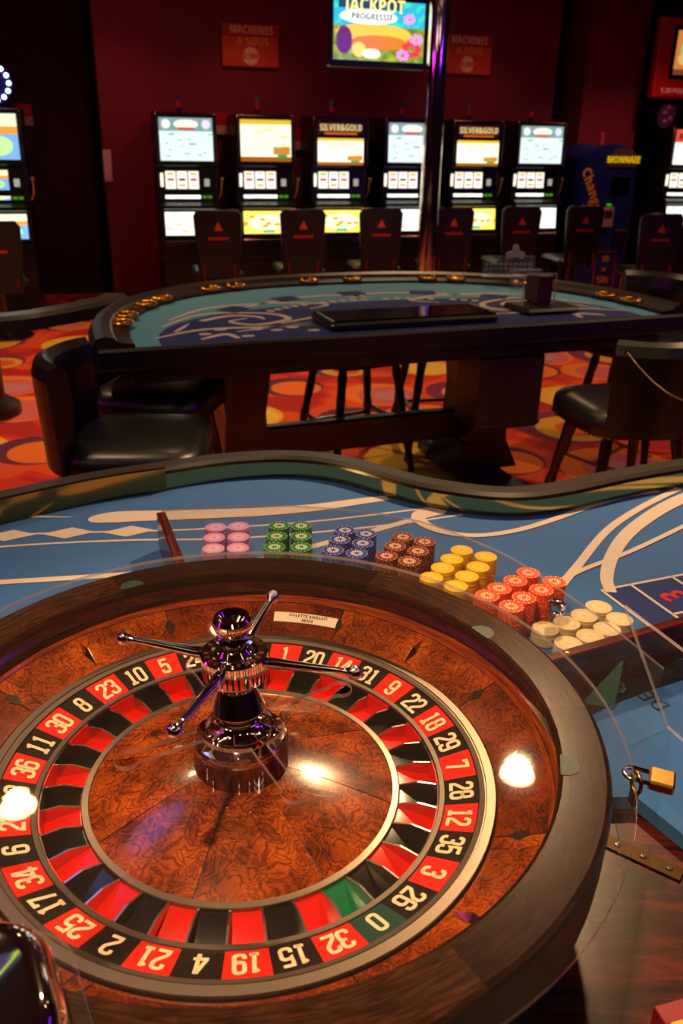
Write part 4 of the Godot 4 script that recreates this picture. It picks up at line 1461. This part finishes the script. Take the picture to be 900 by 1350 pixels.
func build_stools():
	make_stool("bar_stool", "black leather stool with a low curved back beside the dealer edge corner", Vector3(-0.645, 0, -2.62), deg_to_rad(94.0), false)
	make_stool("bar_stool", "black leather stool pushed under the cup ring end of the table", Vector3(-0.70, 0, -3.2), deg_to_rad(80.0), false, 0.695)
	make_stool("bar_stool", "black leather stool with brass nail studs and a chain across its back", Vector3(1.06, 0, -3.15), deg_to_rad(195.0), true)
	make_stool("bar_stool", "backless black stool behind the stretcher of the card table", Vector3(0.05, 0, -4.05), deg_to_rad(30.0), false, 0.0)
	make_stool("bar_stool", "backless black stool behind the plum drop box", Vector3(0.5, 0, -4.35), deg_to_rad(10.0), false, 0.0)
	make_stool("bar_stool", "black stool on the far side beyond the card holder", Vector3(1.45, 0, -4.3), deg_to_rad(-40.0), false)

# ------------------------------------------------------------------ slot machines
func bright_picture(kind: int) -> Image:
	var im := Image.create(96, 72, false, Image.FORMAT_RGB8)
	var rng := RandomNumberGenerator.new()
	rng.seed = 90 + kind
	match kind:
		0: # pay table, cool white
			im.fill(rgb(214, 232, 226))
			im.fill_rect(Rect2i(0, 0, 96, 22), rgb(120, 150, 150))
			disc(im, 48, 10, 22, 8, rgb(226, 232, 214))
			disc(im, 12, 10, 8, 8, rgb(230, 226, 220))
			disc(im, 84, 10, 8, 8, rgb(214, 210, 220))
			im.fill_rect(Rect2i(34, 16, 30, 4), rgb(200, 60, 40))
			for k in 14: im.fill_rect(Rect2i(4 + rng.randi() % 84, 26 + rng.randi() % 42, 4 + rng.randi() % 10, 2), rgb(120, 170, 150))
		1: # golden pay table
			im.fill(rgb(255, 250, 214))
			im.fill_rect(Rect2i(0, 0, 96, 8), rgb(214, 180, 40))
			im.fill_rect(Rect2i(0, 64, 96, 8), rgb(150, 84, 16))
			im.fill_rect(Rect2i(62, 46, 32, 14), rgb(190, 130, 50))
			im.fill_rect(Rect2i(70, 60, 18, 6), rgb(60, 140, 80))
			for k in 10: im.fill_rect(Rect2i(4 + rng.randi() % 84, 12 + rng.randi() % 40, 6 + rng.randi() % 12, 2), rgb(220, 190, 110))
		2: # three reels
			im.fill(rgb(30, 22, 20))
			for r in 3:
				im.fill_rect(Rect2i(3 + r * 31, 2, 28, 68), rgb(255, 252, 240))
				for k in 3:
					im.fill_rect(Rect2i(8 + r * 31, 8 + k * 22, 18, 9), [rgb(214, 204, 176), rgb(180, 40, 36), rgb(222, 170, 40), rgb(40, 40, 60)][(r * 2 + k * 3 + kind) % 4])
		3: # white belly glass
			im.fill(rgb(240, 244, 232))
			for k in 12: im.fill_rect(Rect2i(rng.randi() % 84, rng.randi() % 64, 6 + rng.randi() % 14, 3 + rng.randi() % 6), [rgb(190, 206, 196), rgb(222, 190, 140), rgb(250, 250, 250)][k % 3])
		4: # golden belly glass
			im.fill(rgb(255, 222, 96))
			disc(im, 48, 36, 40, 26, rgb(255, 246, 190))
			im.fill_rect(Rect2i(38, 60, 24, 8), rgb(20, 170, 120))
			for k in 8: disc(im, rng.randi() % 96, rng.randi() % 60, 6, 5, rgb(236, 150, 30))
		5: # blue game
			im.fill(rgb(120, 170, 220))
			im.fill_rect(Rect2i(0, 0, 96, 20), rgb(226, 240, 190))
			im.fill_rect(Rect2i(0, 20, 96, 12), rgb(232, 150, 60))
			disc(im, 60, 50, 26, 16, rgb(190, 236, 150))
		6: # red topped game
			im.fill(rgb(250, 246, 236))
			im.fill_rect(Rect2i(0, 0, 96, 26), rgb(206, 70, 50))
			for k in 6: im.fill_rect(Rect2i(8 + k * 14, 8, 8, 12), rgb(120, 30, 20))
	return im

func slot_machine(at: Vector3, turn: float, label: String, golden: bool, marquee: bool, pics: Array):
	var t := thing("slot_machine", label, "slot machine", at, turn, "slot machines along the back wall")
	# local: x across, +z to the player, face plane near z = 0
	var st := mb()
	box(st, Vector3(0, 0.22, -0.27), Vector3(0.5, 0.44, 0.5), 0.01)
	obj("stand", st, M.cabinet, t)
	# cabinet: side profile extruded across
	var prof := PackedVector2Array([Vector2(-0.55, 0.44), Vector2(0.02, 0.44), Vector2(0.02, 0.62), Vector2(0.03, 0.64), Vector2(0.0, 0.86), Vector2(0.06, 0.88), Vector2(0.06, 0.905), Vector2(-0.08, 0.93), Vector2(-0.1, 1.2), Vector2(-0.02, 1.22), Vector2(-0.04, 1.6), Vector2(-0.1, 1.625), Vector2(-0.55, 1.625)])
	st = mb()
	var turn_x := Transform3D(Basis(Vector3(0, 0, 1), Vector3(0, 1, 0), Vector3(-1, 0, 0)), Vector3.ZERO)
	plate(st, prof, -0.25, 0.25, turn_x)
	obj("cabinet", st, M.cabinet, t)
	var screen = func(called, w, h, c: Vector3, tilt, pic, e):
		var s := mb()
		quad(s, Vector3(-w / 2, -h / 2, 0), Vector3(w / 2, -h / 2, 0), Vector3(w / 2, h / 2, 0), Vector3(-w / 2, h / 2, 0))
		var o := obj(called, s, glow_picture(pic, e), t)
		o.position = c
		o.rotation.x = tilt
		return o
	if marquee:
		screen.call("top_screen", 0.42, 0.22, Vector3(0, 1.34, -0.022), -0.05, pics[0], 1.5)
		var mq := mb()
		box(mq, Vector3(0, 1.53, -0.034), Vector3(0.43, 0.1, 0.01), 0.003)
		obj("marquee", mq, mat(rgb(90, 40, 14), 0.3), t)
		text("marquee_words", "SILVER&GOLD", 0.052, glow(Color(1.0, 0.86, 0.55), 0.9), t, Vector3(0, 1.535, -0.027), Vector3.ZERO, 0.003, 0.8)
		mq = mb()
		box(mq, Vector3(0, 1.488, -0.027), Vector3(0.3, 0.016, 0.004), 0.001)
		obj("marquee_strip", mq, glow(Color(1.0, 0.45, 0.1), 0.7), t)
	else:
		screen.call("top_screen", 0.44, 0.33, Vector3(0, 1.42, -0.024), -0.05, pics[0], 1.35)
	screen.call("reel_window", 0.3, 0.15, Vector3(-0.045, 1.1, -0.089), -0.07, pics[1], 1.3)
	screen.call("pay_strip", 0.3, 0.028, Vector3(-0.045, 0.965, -0.078), -0.07, pics[4], 1.8)
	screen.call("belly_glass", 0.43, 0.19, Vector3(0.0, 0.755, 0.017), -0.135, pics[2], 1.6)
	var sd := mb()
	box(sd, Vector3(-0.215, 1.1, -0.088), Vector3(0.024, 0.11, 0.008), 0.003)
	obj("side_lamp", sd, glow(Color(1.0, 0.96, 0.85), 1.6), t)
	sd = mb()
	box(sd, Vector3(0.165, 1.08, -0.09), Vector3(0.045, 0.06, 0.01), 0.003)
	obj("bill_slot_lamp", sd, glow(Color(0.85, 0.83, 0.75), 0.55), t)
	sd = mb()
	for k in 2: box(sd, Vector3(0.14 + 0.045 * k, 0.965, -0.077), Vector3(0.035, 0.022, 0.006), 0.002)
	obj("credit_display", sd, glow(Color(0.45, 0.9, 0.08), 0.35), t)
	# chrome trims, rails and buttons
	st = mb()
	for s in [-1, 1]:
		tube(st, [Vector3(s * 0.246, 1.225, -0.012), Vector3(s * 0.246, 1.595, -0.032), Vector3(s * 0.24, 1.622, -0.06)], 0.009, 8)
		tube(st, [Vector3(s * 0.246, 0.935, -0.07), Vector3(s * 0.246, 1.2, -0.09)], 0.008, 8)
	tube(st, [Vector3(-0.246, 1.612, -0.05), Vector3(0.246, 1.612, -0.05)], 0.008, 8)
	obj("chrome_trim", st, M.dark_steel, t)
	st = mb()
	box(st, Vector3(0, 0.595, 0.035), Vector3(0.46, 0.05, 0.04), 0.008)
	obj("coin_tray", st, M.dark_steel, t)
	for k in 5:
		st = mb()
		lathe(st, [Vector2(0.018, 0.0), Vector2(0.018, 0.008), Vector2(0.014, 0.012), Vector2(0.0, 0.013)], 12, 0, TAU, Vector3(-0.16 + 0.08 * k, 0.9, 0.02))
		obj("button", st, M.lamp_trim if k % 2 else M.dark_steel, t)
	# signal tower
	st = mb()
	lathe(st, [Vector2(0.022, 1.625), Vector2(0.022, 1.665), Vector2(0.016, 1.667)], 14, 0, TAU, Vector3(-0.03, 0, -0.25))
	obj("tower_foot", st, M.dark_steel, t)
	st = mb()
	lathe(st, [Vector2(0.019, 1.667), Vector2(0.019, 1.715)], 14, 0, TAU, Vector3(-0.03, 0, -0.25))
	obj("tower_red_lamp", st, mat(rgb(190, 24, 40), 0.25), t)
	st = mb()
	lathe(st, [Vector2(0.019, 1.716), Vector2(0.019, 1.755), Vector2(0.0, 1.765)], 14, 0, TAU, Vector3(-0.03, 0, -0.25))
	obj("tower_green_lamp", st, mat(rgb(40, 110, 90) if golden else rgb(46, 44, 96), 0.25), t)
	st = mb()
	tube(st, [Vector3(0.26, 0.95, -0.1), Vector3(0.285, 1.0, -0.09), Vector3(0.29, 1.1, -0.07)], 0.008, 8)
	ball(st, Vector3(0.29, 1.115, -0.07), Vector3.ONE * 0.02, 10)
	obj("lever", st, M.chrome, t)
	var l := AreaLight3D.new()
	l.name = "screen_light"
	l.light_color = Color(1.0, 0.92, 0.78)
	l.light_energy = 0.12
	l.area_size = Vector2(0.4, 0.6)
	l.area_range = 8.0
	l.shadow_enabled = true
	t.add_child(l)
	l.position = Vector3(0, 1.1, 0.08)
	l.rotation.y = PI

func slot_chair(at: Vector3, turn: float, label: String, y_top := 0.92):
	var t := thing("slot_chair", label, "chair", at, turn, "black chairs before the slot machines")
	# local: the back panel's rear looks to +z
	var st := mb()
	var poly := PackedVector2Array([Vector2(-0.15, y_top - 0.5), Vector2(0.15, y_top - 0.5), Vector2(0.178, y_top - 0.03), Vector2(0.155, y_top), Vector2(-0.155, y_top), Vector2(-0.178, y_top - 0.03)])
	plate(st, poly, -0.025, 0.025)
	obj("backrest", st, M.leather_brown, t)
	st = mb()
	tube(st, [Vector3(-0.155, y_top - 0.5, 0), Vector3(-0.182, y_top - 0.03, 0), Vector3(-0.157, y_top + 0.004, 0), Vector3(0.157, y_top + 0.004, 0), Vector3(0.182, y_top - 0.03, 0), Vector3(0.155, y_top - 0.5, 0)], 0.009, 8)
	obj("back_frame", st, M.dark_steel, t)
	st = mb()
	plate(st, PackedVector2Array([Vector2(-0.035, y_top - 0.14), Vector2(0.035, y_top - 0.14), Vector2(0, y_top - 0.075)]), 0.025, 0.028)
	obj("logo_triangle", st, M.logo_orange, t)
	st = mb()
	box(st, Vector3(0, y_top - 0.2, 0.027), Vector3(0.16, 0.02, 0.004), 0.001)
	obj("logo_bar", st, M.logo_red, t)
	st = mb()
	box(st, Vector3(0, 0.43, -0.22), Vector3(0.4, 0.07, 0.4), 0.025)
	obj("seat", st, M.leather, t)
	st = mb()
	lathe(st, [Vector2(0.2, 0.0), Vector2(0.2, 0.012), Vector2(0.05, 0.03), Vector2(0.03, 0.05), Vector2(0.03, 0.395)], 20, 0, TAU, Vector3(0, 0, -0.2))
	obj("pedestal", st, M.dark_steel, t)
	for s in [-1, 1]:
		st = mb()
		tube(st, [Vector3(s * 0.11, 0.4, -0.1), Vector3(s * 0.12, 0.4, 0.03), Vector3(s * 0.12, y_top - 0.4, 0.03)], 0.012, 8)
		obj("back_support", st, M.bronze, t)

func build_machines():
	var P := []
	for k in 7: P.append(bright_picture(k))
	var names := ["slot machine with a cool white pay table at the end of the row", "slot machine with a golden pay table and gold belly glass", "slot machine headed silver and gold, before the tallest chair gap beside the column", "slot machine partly behind the chrome column", "slot machine headed silver and gold on the window side of the chrome column", "slot machine with white belly glass next to the blue change machine"]
	var gold := [false, true, true, false, true, false]
	var marq := [false, false, true, false, true, false]
	names[2] = "slot machine headed silver and gold between the golden one and the column"
	names[4] = "slot machine headed silver and gold just past the chrome column"
	for i in 6:
		var a := 1.545 + 0.688 * i
		slot_machine(room(a, 0, 7.8), YAW - 0.1, names[i], gold[i], marq[i], [P[1] if gold[i] else P[0], P[2], P[4] if gold[i] else P[3], 0, P[3]])
	slot_machine(room(0.0, 0, 7.8), YAW - 0.1, "slot machine with blue game screens under a ring of white bulbs", true, false, [P[5], P[5], P[5], 0, P[5]])
	slot_machine(room(6.78, 0, 7.75), YAW - 0.25, "slot machine with a red topped game screen beside the blue change machine", false, false, [P[6], P[2], P[3], 0, P[3]])
	var labels := ["black slot chair in front of the cool white machine", "black slot chair in front of the golden machine", "black slot chair in front of the silver and gold machine before the column", "black slot chair just behind the chrome column", "black slot chair in front of the silver and gold machine past the column", "black slot chair between the row of machines and the blue change machine"]
	var ca := [1.6, 2.3, 2.985, 3.66, 4.335, 5.0]
	for i in 6:
		slot_chair(room(ca[i], 0, 7.0), YAW - 0.12, labels[i])
	slot_chair(room(5.2, 0, 6.2), YAW - 0.3, "black slot chair standing nearest the blue change machine door", 0.92)
	slot_chair(room(-0.05, 0, 7.0), YAW, "black slot chair in front of the blue game machine", 0.86)
	# shelf rail between the machines
	for i in 7:
		var a := 1.2 + 0.688 * i
		if i == 0: continue
		var r := thing("machine_shelf", "narrow dark shelf on a post " + ["", "beside the cool white machine", "beside the golden machine", "before the chrome column", "just behind the chrome column", "past the chrome column", "beside the blue change machine"][i], "shelf", room(a, 0, 7.75), YAW, "shelves between the slot machines")
		var st := mb()
		box(st, Vector3(0, 0.46, -0.05), Vector3(0.12, 0.03, 0.3), 0.006)
		obj("board", st, M.dark_steel, r)
		st = mb()
		box(st, Vector3(0, 0.222, -0.05), Vector3(0.05, 0.445, 0.05), 0.004)
		obj("post", st, M.dark_wood, r)
	# ring of bulbs over the blue machine
	var ring := thing("bulb_ring", "ring of small white bulbs on a blue disc above a slot machine", "light ring", room(0.08, 1.63, 7.95), YAW)
	var st := mb()
	var wheel := PackedVector2Array()
	for k in 28: wheel.append(Vector2(cos(TAU * k / 28.0) * 0.15, 0.17 + sin(TAU * k / 28.0) * 0.15))
	plate(st, wheel, -0.02, 0.02)
	obj("disc", st, mat(rgb(30, 30, 110), 0.3), ring)
	for k in 14:
		var q := TAU * k / 14.0
		st = mb()
		ball(st, Vector3(cos(q) * 0.125, 0.17 + sin(q) * 0.125, 0.03), Vector3.ONE * 0.018, 8)
		obj("bulb", st, glow(Color(0.8, 0.85, 1.0), 5.0), ring)
	# small plates on the wall between machines
	for k in 6:
		var a := 1.99 + 0.72 * k if k < 5 else 0.33
		var y := 1.54 if k < 1 else (1.58 if k == 5 else 1.42)
		var w := thing("wall_plate", "small red and white notice plate on the wall " + ["beside the cool white machine", "beside the golden machine", "before the chrome column", "past the chrome column", "beside the last machine of the row", "in the dark alcove"][k], "notice", room(a, y, 8.4 if k < 5 else 8.98), YAW, "red and white wall plates")
		st = mb()
		box(st, Vector3(0, 0.045, 0.012), Vector3(0.14, 0.1, 0.02), 0.003)
		obj("red_half", st, M.sign_red, w)
		st = mb()
		box(st, Vector3(0, -0.045, 0.012), Vector3(0.14, 0.075, 0.02), 0.003)
		obj("white_half", st, mat(rgb(190, 150, 150), 0.6), w)
	var wp := thing("white_plate", "tall blank white plate at the edge of the alcove wall", "wall plate", room(0.955, 1.19, 8.41), YAW)
	st = mb()
	box(st, Vector3(0, 0, 0.012), Vector3(0.07, 0.26, 0.02), 0.004)
	obj("plate", st, mat(rgb(214, 176, 176), 0.6), wp)
	build_kiosk()

func build_kiosk():
	var t := thing("change_machine", "blue round topped change machine with MONNAIE in yellow letters", "change machine", room(5.74, 0, 7.7), YAW)
	var st := mb()
	var poly := PackedVector2Array([Vector2(-0.3, 0.0), Vector2(0.3, 0.0), Vector2(0.3, 1.28)])
	for k in 11:
		var q := PI * (k + 1) / 12.0
		poly.append(Vector2(cos(q) * 0.3, 1.28 + sin(q) * 0.16))
	poly.append(Vector2(-0.3, 1.28))
	plate(st, poly, -0.5, 0.0)
	obj("cabinet", st, M.kiosk_blue, t)
	st = mb()
	var arch := PackedVector2Array([Vector2(-0.05, 1.235), Vector2(0.29, 1.235), Vector2(0.285, 1.3)])
	for k in 7:
		var q := PI * (0.12 + 0.76 * k / 6.0)
		arch.append(Vector2(0.12 + cos(q) * 0.16, 1.3 + sin(q) * 0.11))
	arch.append(Vector2(-0.045, 1.3))
	plate(st, arch, 0.001, 0.012)
	obj("sign_panel", st, mat(rgb(76, 62, 70), 0.4), t)
	text("sign_words", "MONNAIE", 0.062, glow(Color(0.95, 0.72, 0.03), 0.8), t, Vector3(0.122, 1.3, 0.014), Vector3.ZERO, 0.004, 0.95)
	st = mb()
	box(st, Vector3(0.13, 1.06, 0.004), Vector3(0.23, 0.18, 0.012), 0.004)
	obj("screen", st, M.dark_glass, t)
	st = mb()
	box(st, Vector3(0.02, 0.76, 0.012), Vector3(0.13, 0.19, 0.026), 0.006)
	obj("note_reader", st, mat(rgb(170, 150, 140), 0.35), t)
	st = mb()
	box(st, Vector3(0.02, 0.79, 0.026), Vector3(0.09, 0.07, 0.006), 0.002)
	obj("note_slot", st, M.print_black, t)
	st = mb()
	box(st, Vector3(0.02, 0.88, 0.012), Vector3(0.05, 0.016, 0.012), 0.003)
	obj("ready_lamp", st, glow(Color(0.2, 0.9, 0.1), 0.7), t)
	st = mb()
	box(st, Vector3(0.2, 0.56, 0.02), Vector3(0.14, 0.16, 0.04), 0.012)
	obj("coin_cup", st, M.cabinet, t)
	st = mb()
	for q in [[Vector3(0.07, 0.42, 0.004), Vector3(0.26, 0.012, 0.008)], [Vector3(0.07, 0.06, 0.004), Vector3(0.26, 0.012, 0.008)], [Vector3(-0.055, 0.24, 0.004), Vector3(0.012, 0.36, 0.008)], [Vector3(0.195, 0.24, 0.004), Vector3(0.012, 0.36, 0.008)]]: box(st, q[0], q[1])
	obj("notice_frame", st, M.brass, t)
	text("notice_words", "10", 0.06, M.kiosk_yellow, t, Vector3(0.07, 0.35, 0.002), Vector3.ZERO, 0.004)
	text("notice_words", "et", 0.04, M.kiosk_yellow, t, Vector3(0.07, 0.25, 0.002), Vector3.ZERO, 0.004)
	text("notice_words", "50c", 0.07, M.kiosk_yellow, t, Vector3(0.07, 0.14, 0.002), Vector3.ZERO, 0.004)
	text("side_words", "Change", 0.1, M.kiosk_yellow, t, Vector3(-0.2, 1.02, 0.002), Vector3(0, 0, deg_to_rad(-62)), 0.004, 0.9)
	st = mb()
	lathe(st, [Vector2(0.03, 1.43), Vector2(0.03, 1.46), Vector2(0.022, 1.465), Vector2(0.022, 1.54), Vector2(0.0, 1.55)], 14, 0, TAU, Vector3(0.02, 0, -0.25))
	obj("tower_lamp", st, mat(rgb(170, 60, 110), 0.3), t)

# ------------------------------------------------------------------ posters, screens
func poster(at: Vector3, label: String, w: float, h: float):
	var t := thing("wall_poster", label, "poster", at, YAW, "orange posters on the back wall")
	var st := mb()
	box(st, Vector3(0, 0, 0.008), Vector3(w, h, 0.014), 0.002)
	obj("board", st, M.poster_red, t)
	st = mb()
	quad(st, Vector3(-w / 2 + 0.01, -h / 2 + 0.01, 0.016), Vector3(w / 2 - 0.01, -h / 2 + 0.01, 0.016), Vector3(w / 2 - 0.01, h * 0.2, 0.016), Vector3(-w / 2 + 0.01, h * 0.2, 0.016))
	obj("orange_field", st, M.poster_orange, t)
	text("poster_words", "MACHINES", h * 0.18, M.poster_pale, t, Vector3(0.01, h * 0.36, 0.017), Vector3.ZERO, 0.002, 0.9)
	text("poster_words", "A SOUS", h * 0.18, M.poster_yellow, t, Vector3(0.02, h * 0.1, 0.018), Vector3.ZERO, 0.002, 1.0)
	st = mb()
	var c := PackedVector2Array()
	for k in 24: c.append(Vector2(cos(TAU * k / 24.0) * h * 0.21, -h * 0.24 + sin(TAU * k / 24.0) * h * 0.21))
	plate(st, c, 0.016, 0.019)
	obj("price_disc", st, M.poster_pale, t)
	text("price", "0.50€", h * 0.13, M.sign_red, t, Vector3(0, -h * 0.24, 0.0205), Vector3.ZERO, 0.002, 0.9)

func build_signs():
	poster(room(2.27, 2.18, 8.405), "orange poster reading machines a sous, away from the column", 0.52, 0.34)
	poster(room(4.42, 2.2, 8.405), "orange poster reading machines a sous, beside the chrome column", 0.52, 0.34)
	# television
	var t := thing("television", "bright television showing a jackpot picture, hung from the ceiling", "television", room(2.75, 2.17, 6.6), YAW)
	var im := Image.create(160, 96, false, Image.FORMAT_RGB8)
	var nz := noise(8, 0.05, 3)
	for y in 96:
		for x in 160:
			var n := nz.get_noise_2d(x, y)
			var c := rgb(40, 160, 190)
			if y > 40: c = rgb(150, 160, 40).lerp(rgb(90, 110, 30), clampf(n + 0.5, 0, 1))
			if y < 40 and n > 0.15: c = rgb(60, 190, 170)
			im.set_pixel(x, y, c)
	disc(im, 70, 52, 66, 16, rgb(236, 176, 60))
	disc(im, 80, 66, 50, 12, rgb(196, 110, 40))
	disc(im, 60, 26, 50, 12, rgb(238, 240, 236))
	disc(im, 18, 64, 14, 22, rgb(90, 40, 90))
	disc(im, 44, 78, 12, 12, rgb(240, 190, 90))
	disc(im, 66, 84, 16, 8, rgb(240, 240, 230))
	for q in [[138, 74, 12], [132, 26, 7], [146, 58, 8], [122, 84, 8]]:
		for k in 7: disc(im, q[0] + cos(k * 0.9) * q[2], q[1] + sin(k * 0.9) * q[2] * 0.8, q[2] * 0.55, q[2] * 0.4, rgb(226, 50, 60) if q[2] > 8 else rgb(236, 130, 210))
	im.fill_rect(Rect2i(8, 0, 112, 14), rgb(24, 60, 80))
	var st := mb()
	box(st, Vector3(0, 0, -0.04), Vector3(0.76, 0.46, 0.07), 0.008)
	obj("case", st, M.cabinet, t)
	st = mb()
	quad(st, Vector3(-0.355, -0.185, 0), Vector3(0.355, -0.185, 0), Vector3(0.355, 0.2, 0), Vector3(-0.355, 0.2, 0))
	obj("picture", st, glow_picture(im, 1.7), t)
	text("headline", "JACKPOT", 0.085, glow(Color(1.0, 0.93, 0.62), 1.3), t, Vector3(-0.04, 0.165, 0.002), Vector3.ZERO, 0.003, 0.95)
	text("subline", "PROGRESSIF", 0.04, glow(Color(0.22, 0.1, 0.36), 0.8), t, Vector3(-0.06, 0.095, 0.002), Vector3.ZERO, 0.003, 1.0)
	st = mb()
	box(st, Vector3(0, 0.425, -0.06), Vector3(0.05, 0.41, 0.05), 0.004)
	obj("ceiling_bracket", st, M.cabinet, t)
	var l := AreaLight3D.new()
	l.name = "screen_light"
	l.light_color = Color(0.8, 1.0, 0.8)
	l.light_energy = 0.08
	l.area_size = Vector2(0.7, 0.38)
	l.area_range = 8.0
	l.shadow_enabled = true
	t.add_child(l)
	l.position = Vector3(0, 0, 0.03)
	l.rotation.y = PI
	# red framed display over the last machine
	var s := thing("framed_display", "red framed screen hung high on the dark recess wall", "display sign", room(6.68, 2.23, 7.9), YAW - 0.1)
	st = mb()
	box(st, Vector3(0, 0, -0.05), Vector3(0.8, 0.72, 0.1), 0.015)
	obj("frame", st, M.sign_red, s)
	st = mb()
	box(st, Vector3(0.03, 0.05, 0.003), Vector3(0.56, 0.47, 0.012), 0.003)
	obj("bezel", st, M.dark_glass, s)
	var im2 := Image.create(64, 64, false, Image.FORMAT_RGB8)
	im2.fill(rgb(220, 130, 60))
	disc(im2, 28, 26, 22, 16, rgb(170, 200, 110))
	disc(im2, 16, 40, 12, 10, rgb(226, 190, 110))
	disc(im2, 44, 44, 14, 12, rgb(90, 110, 150))
	im2.fill_rect(Rect2i(0, 56, 64, 8), rgb(120, 60, 40))
	st = mb()
	quad(st, Vector3(-0.21, -0.145, 0.011), Vector3(0.27, -0.145, 0.011), Vector3(0.27, 0.245, 0.011), Vector3(-0.21, 0.245, 0.011))
	obj("picture", st, glow_picture(im2, 0.95), s)
	text("caption", "1.30 POUR", 0.045, M.card, s, Vector3(-0.16, -0.29, 0.002), Vector3.ZERO, 0.004)
	st = mb()
	box(st, Vector3(0, 0.46, -0.06), Vector3(0.06, 0.2, 0.06), 0.004)
	obj("hanger", st, M.cabinet, s)
	var b := thing("wall_bracket_picture", "oval violet picture plaque under the red framed screen", "plaque", room(6.55, 1.72, 8.0), YAW)
	st = mb()
	var ov := PackedVector2Array()
	for k in 20: ov.append(Vector2(cos(TAU * k / 20.0) * 0.1, sin(TAU * k / 20.0) * 0.13).rotated(-0.4))
	plate(st, ov, -0.01, 0.01)
	obj("plate", st, mat(rgb(70, 44, 92), 0.3), b)
	st = mb()
	for q in [[-0.03, 0.02], [0.04, -0.03], [0.01, 0.07], [-0.02, -0.06]]: ball(st, Vector3(q[0], q[1], 0.012), Vector3(0.03, 0.022, 0.006), 8)
	obj("raised_figures", st, mat(rgb(150, 100, 130), 0.3), b)
	st = mb()
	box(st, Vector3(0, 0, -0.36), Vector3(0.03, 0.03, 0.69), 0.003)
	obj("arm", st, M.cabinet, b)

# ------------------------------------------------------------------ small things round the wheel
func build_small():
	# chrome housing at the near side of the wheel, on the cover
	var t := thing("chrome_housing", "mirror polished chrome housing with a clear base resting on the wheel cover", "chrome housing", Vector3(-0.247, WHEEL.y + 0.0762, -0.383), deg_to_rad(28.0))
	var st := mb()
	st.set_smooth_group(1)
	var o := rounded(0.135, 0.13, 0.042, 8)
	var rows := [[1.0, 0.004], [1.02, 0.015], [1.0, 0.028], [0.95, 0.038], [0.87, 0.0455], [0.78, 0.049], [0.7, 0.05]]
	for r in range(rows.size() - 1):
		for i in o.size():
			var p := o[i]
			var q := o[(i + 1) % o.size()]
			quad(st, Vector3(p.x * rows[r][0], rows[r][1], -p.y * rows[r][0]), Vector3(q.x * rows[r][0], rows[r][1], -q.y * rows[r][0]), Vector3(q.x * rows[r + 1][0], rows[r + 1][1], -q.y * rows[r + 1][0]), Vector3(p.x * rows[r + 1][0], rows[r + 1][1], -p.y * rows[r + 1][0]))
	var cap := []
	for p in o: cap.append(Vector3(p.x * 0.7, 0.05, -p.y * 0.7))
	face(st, cap, Vector3.ZERO)
	obj("shell", st, M.chrome, t)
	st = mb()
	prism(st, rounded(0.165, 0.16, 0.045, 8), 0.0, 0.004, 1.0, false)
	obj("clear_base", st, M.acrylic, t)
	st = mb()
	walls(st, rounded(0.165, 0.16, 0.045, 8), 0.0, 0.004)
	obj("base_edge", st, M.acrylic_edge, t)
	# red card box on the deck
	var b := thing("card_box", "magenta red card box with a yellow label on the wooden deck", "card box", Vector3(0.356, FELT - 0.021, -0.532), deg_to_rad(16.0))
	st = mb()
	box(st, Vector3(0, 0.012, 0), Vector3(0.1, 0.024, 0.07), 0.001)
	obj("carton", st, mat(rgb(132, 18, 36), 0.45), b)
	st = mb()
	box(st, Vector3(-0.034, 0.0243, -0.01), Vector3(0.022, 0.0006, 0.012))
	obj("yellow_label", st, mat(rgb(232, 180, 40), 0.5), b)
	text("letters", "LU", 0.012, M.card, b, Vector3(-0.01, 0.0246, -0.01), Vector3(-PI / 2, 0, 0), 0.0006)
	# brass hinge plate on the deck
	var h := thing("hinge_plate", "small dark brass corner plate screwed to the deck beside the wheel", "hinge", Vector3(0.355, FELT - 0.0213, -0.755), deg_to_rad(-35.0))
	st = mb()
	box(st, Vector3(0, 0.0012, 0), Vector3(0.09, 0.0024, 0.022), 0.0006)
	obj("plate", st, M.dark_brass, h)
	for s in [-0.03, 0.0, 0.03]:
		st = mb()
		lathe(st, [Vector2(0.004, 0.0024), Vector2(0.003, 0.0034), Vector2(0.0, 0.0036)], 12, 0, TAU, Vector3(s, 0, 0))
		obj("screw", st, M.dark_steel, h)
	# neon panel under the ceiling, mirrored in the chrome
	var n := thing("neon_sign", "lavender ceiling panel with a yellow green neon outline and blue rings", "neon sign", Vector3(-1.17, CEIL - 0.04, -1.62))
	n.rotation = Vector3(PI / 2, 0, 0)
	st = mb()
	box(st, Vector3(0, 0, 0.0), Vector3(0.62, 0.6, 0.03), 0.01)
	obj("backing", st, glow(Color(0.42, 0.36, 0.62), 0.45), n)
	st = mb()
	tube(st, [Vector3(-0.27, -0.27, 0.04), Vector3(-0.27, 0.17, 0.04), Vector3(-0.17, 0.26, 0.04), Vector3(0.17, 0.26, 0.04), Vector3(0.27, 0.17, 0.04), Vector3(0.27, -0.27, 0.04)], 0.014, 10)
	obj("yellow_tube", st, glow(Color(0.85, 1.0, 0.05), 1.1), n)
	for c in [[-0.08, 0.05], [0.08, 0.02], [0.02, -0.14], [-0.12, -0.13]]:
		var ring := []
		for k in 20: ring.append(Vector3(c[0] + cos(TAU * k / 20.0) * 0.06, c[1] + sin(TAU * k / 20.0) * 0.06, 0.04))
		st = mb()
		tube(st, ring, 0.009, 8, true)
		obj("blue_tube", st, glow(Color(0.25, 0.2, 1.0), 1.2), n)
	var l := OmniLight3D.new()
	l.name = "sign_light"
	l.light_color = Color(0.5, 0.5, 0.85)
	l.light_energy = 0.15
	l.light_size = 0.2
	l.omni_range = 12.0
	l.omni_attenuation = 2.0
	l.shadow_enabled = true
	n.add_child(l)
	l.position = Vector3(0, 0, 0.12)
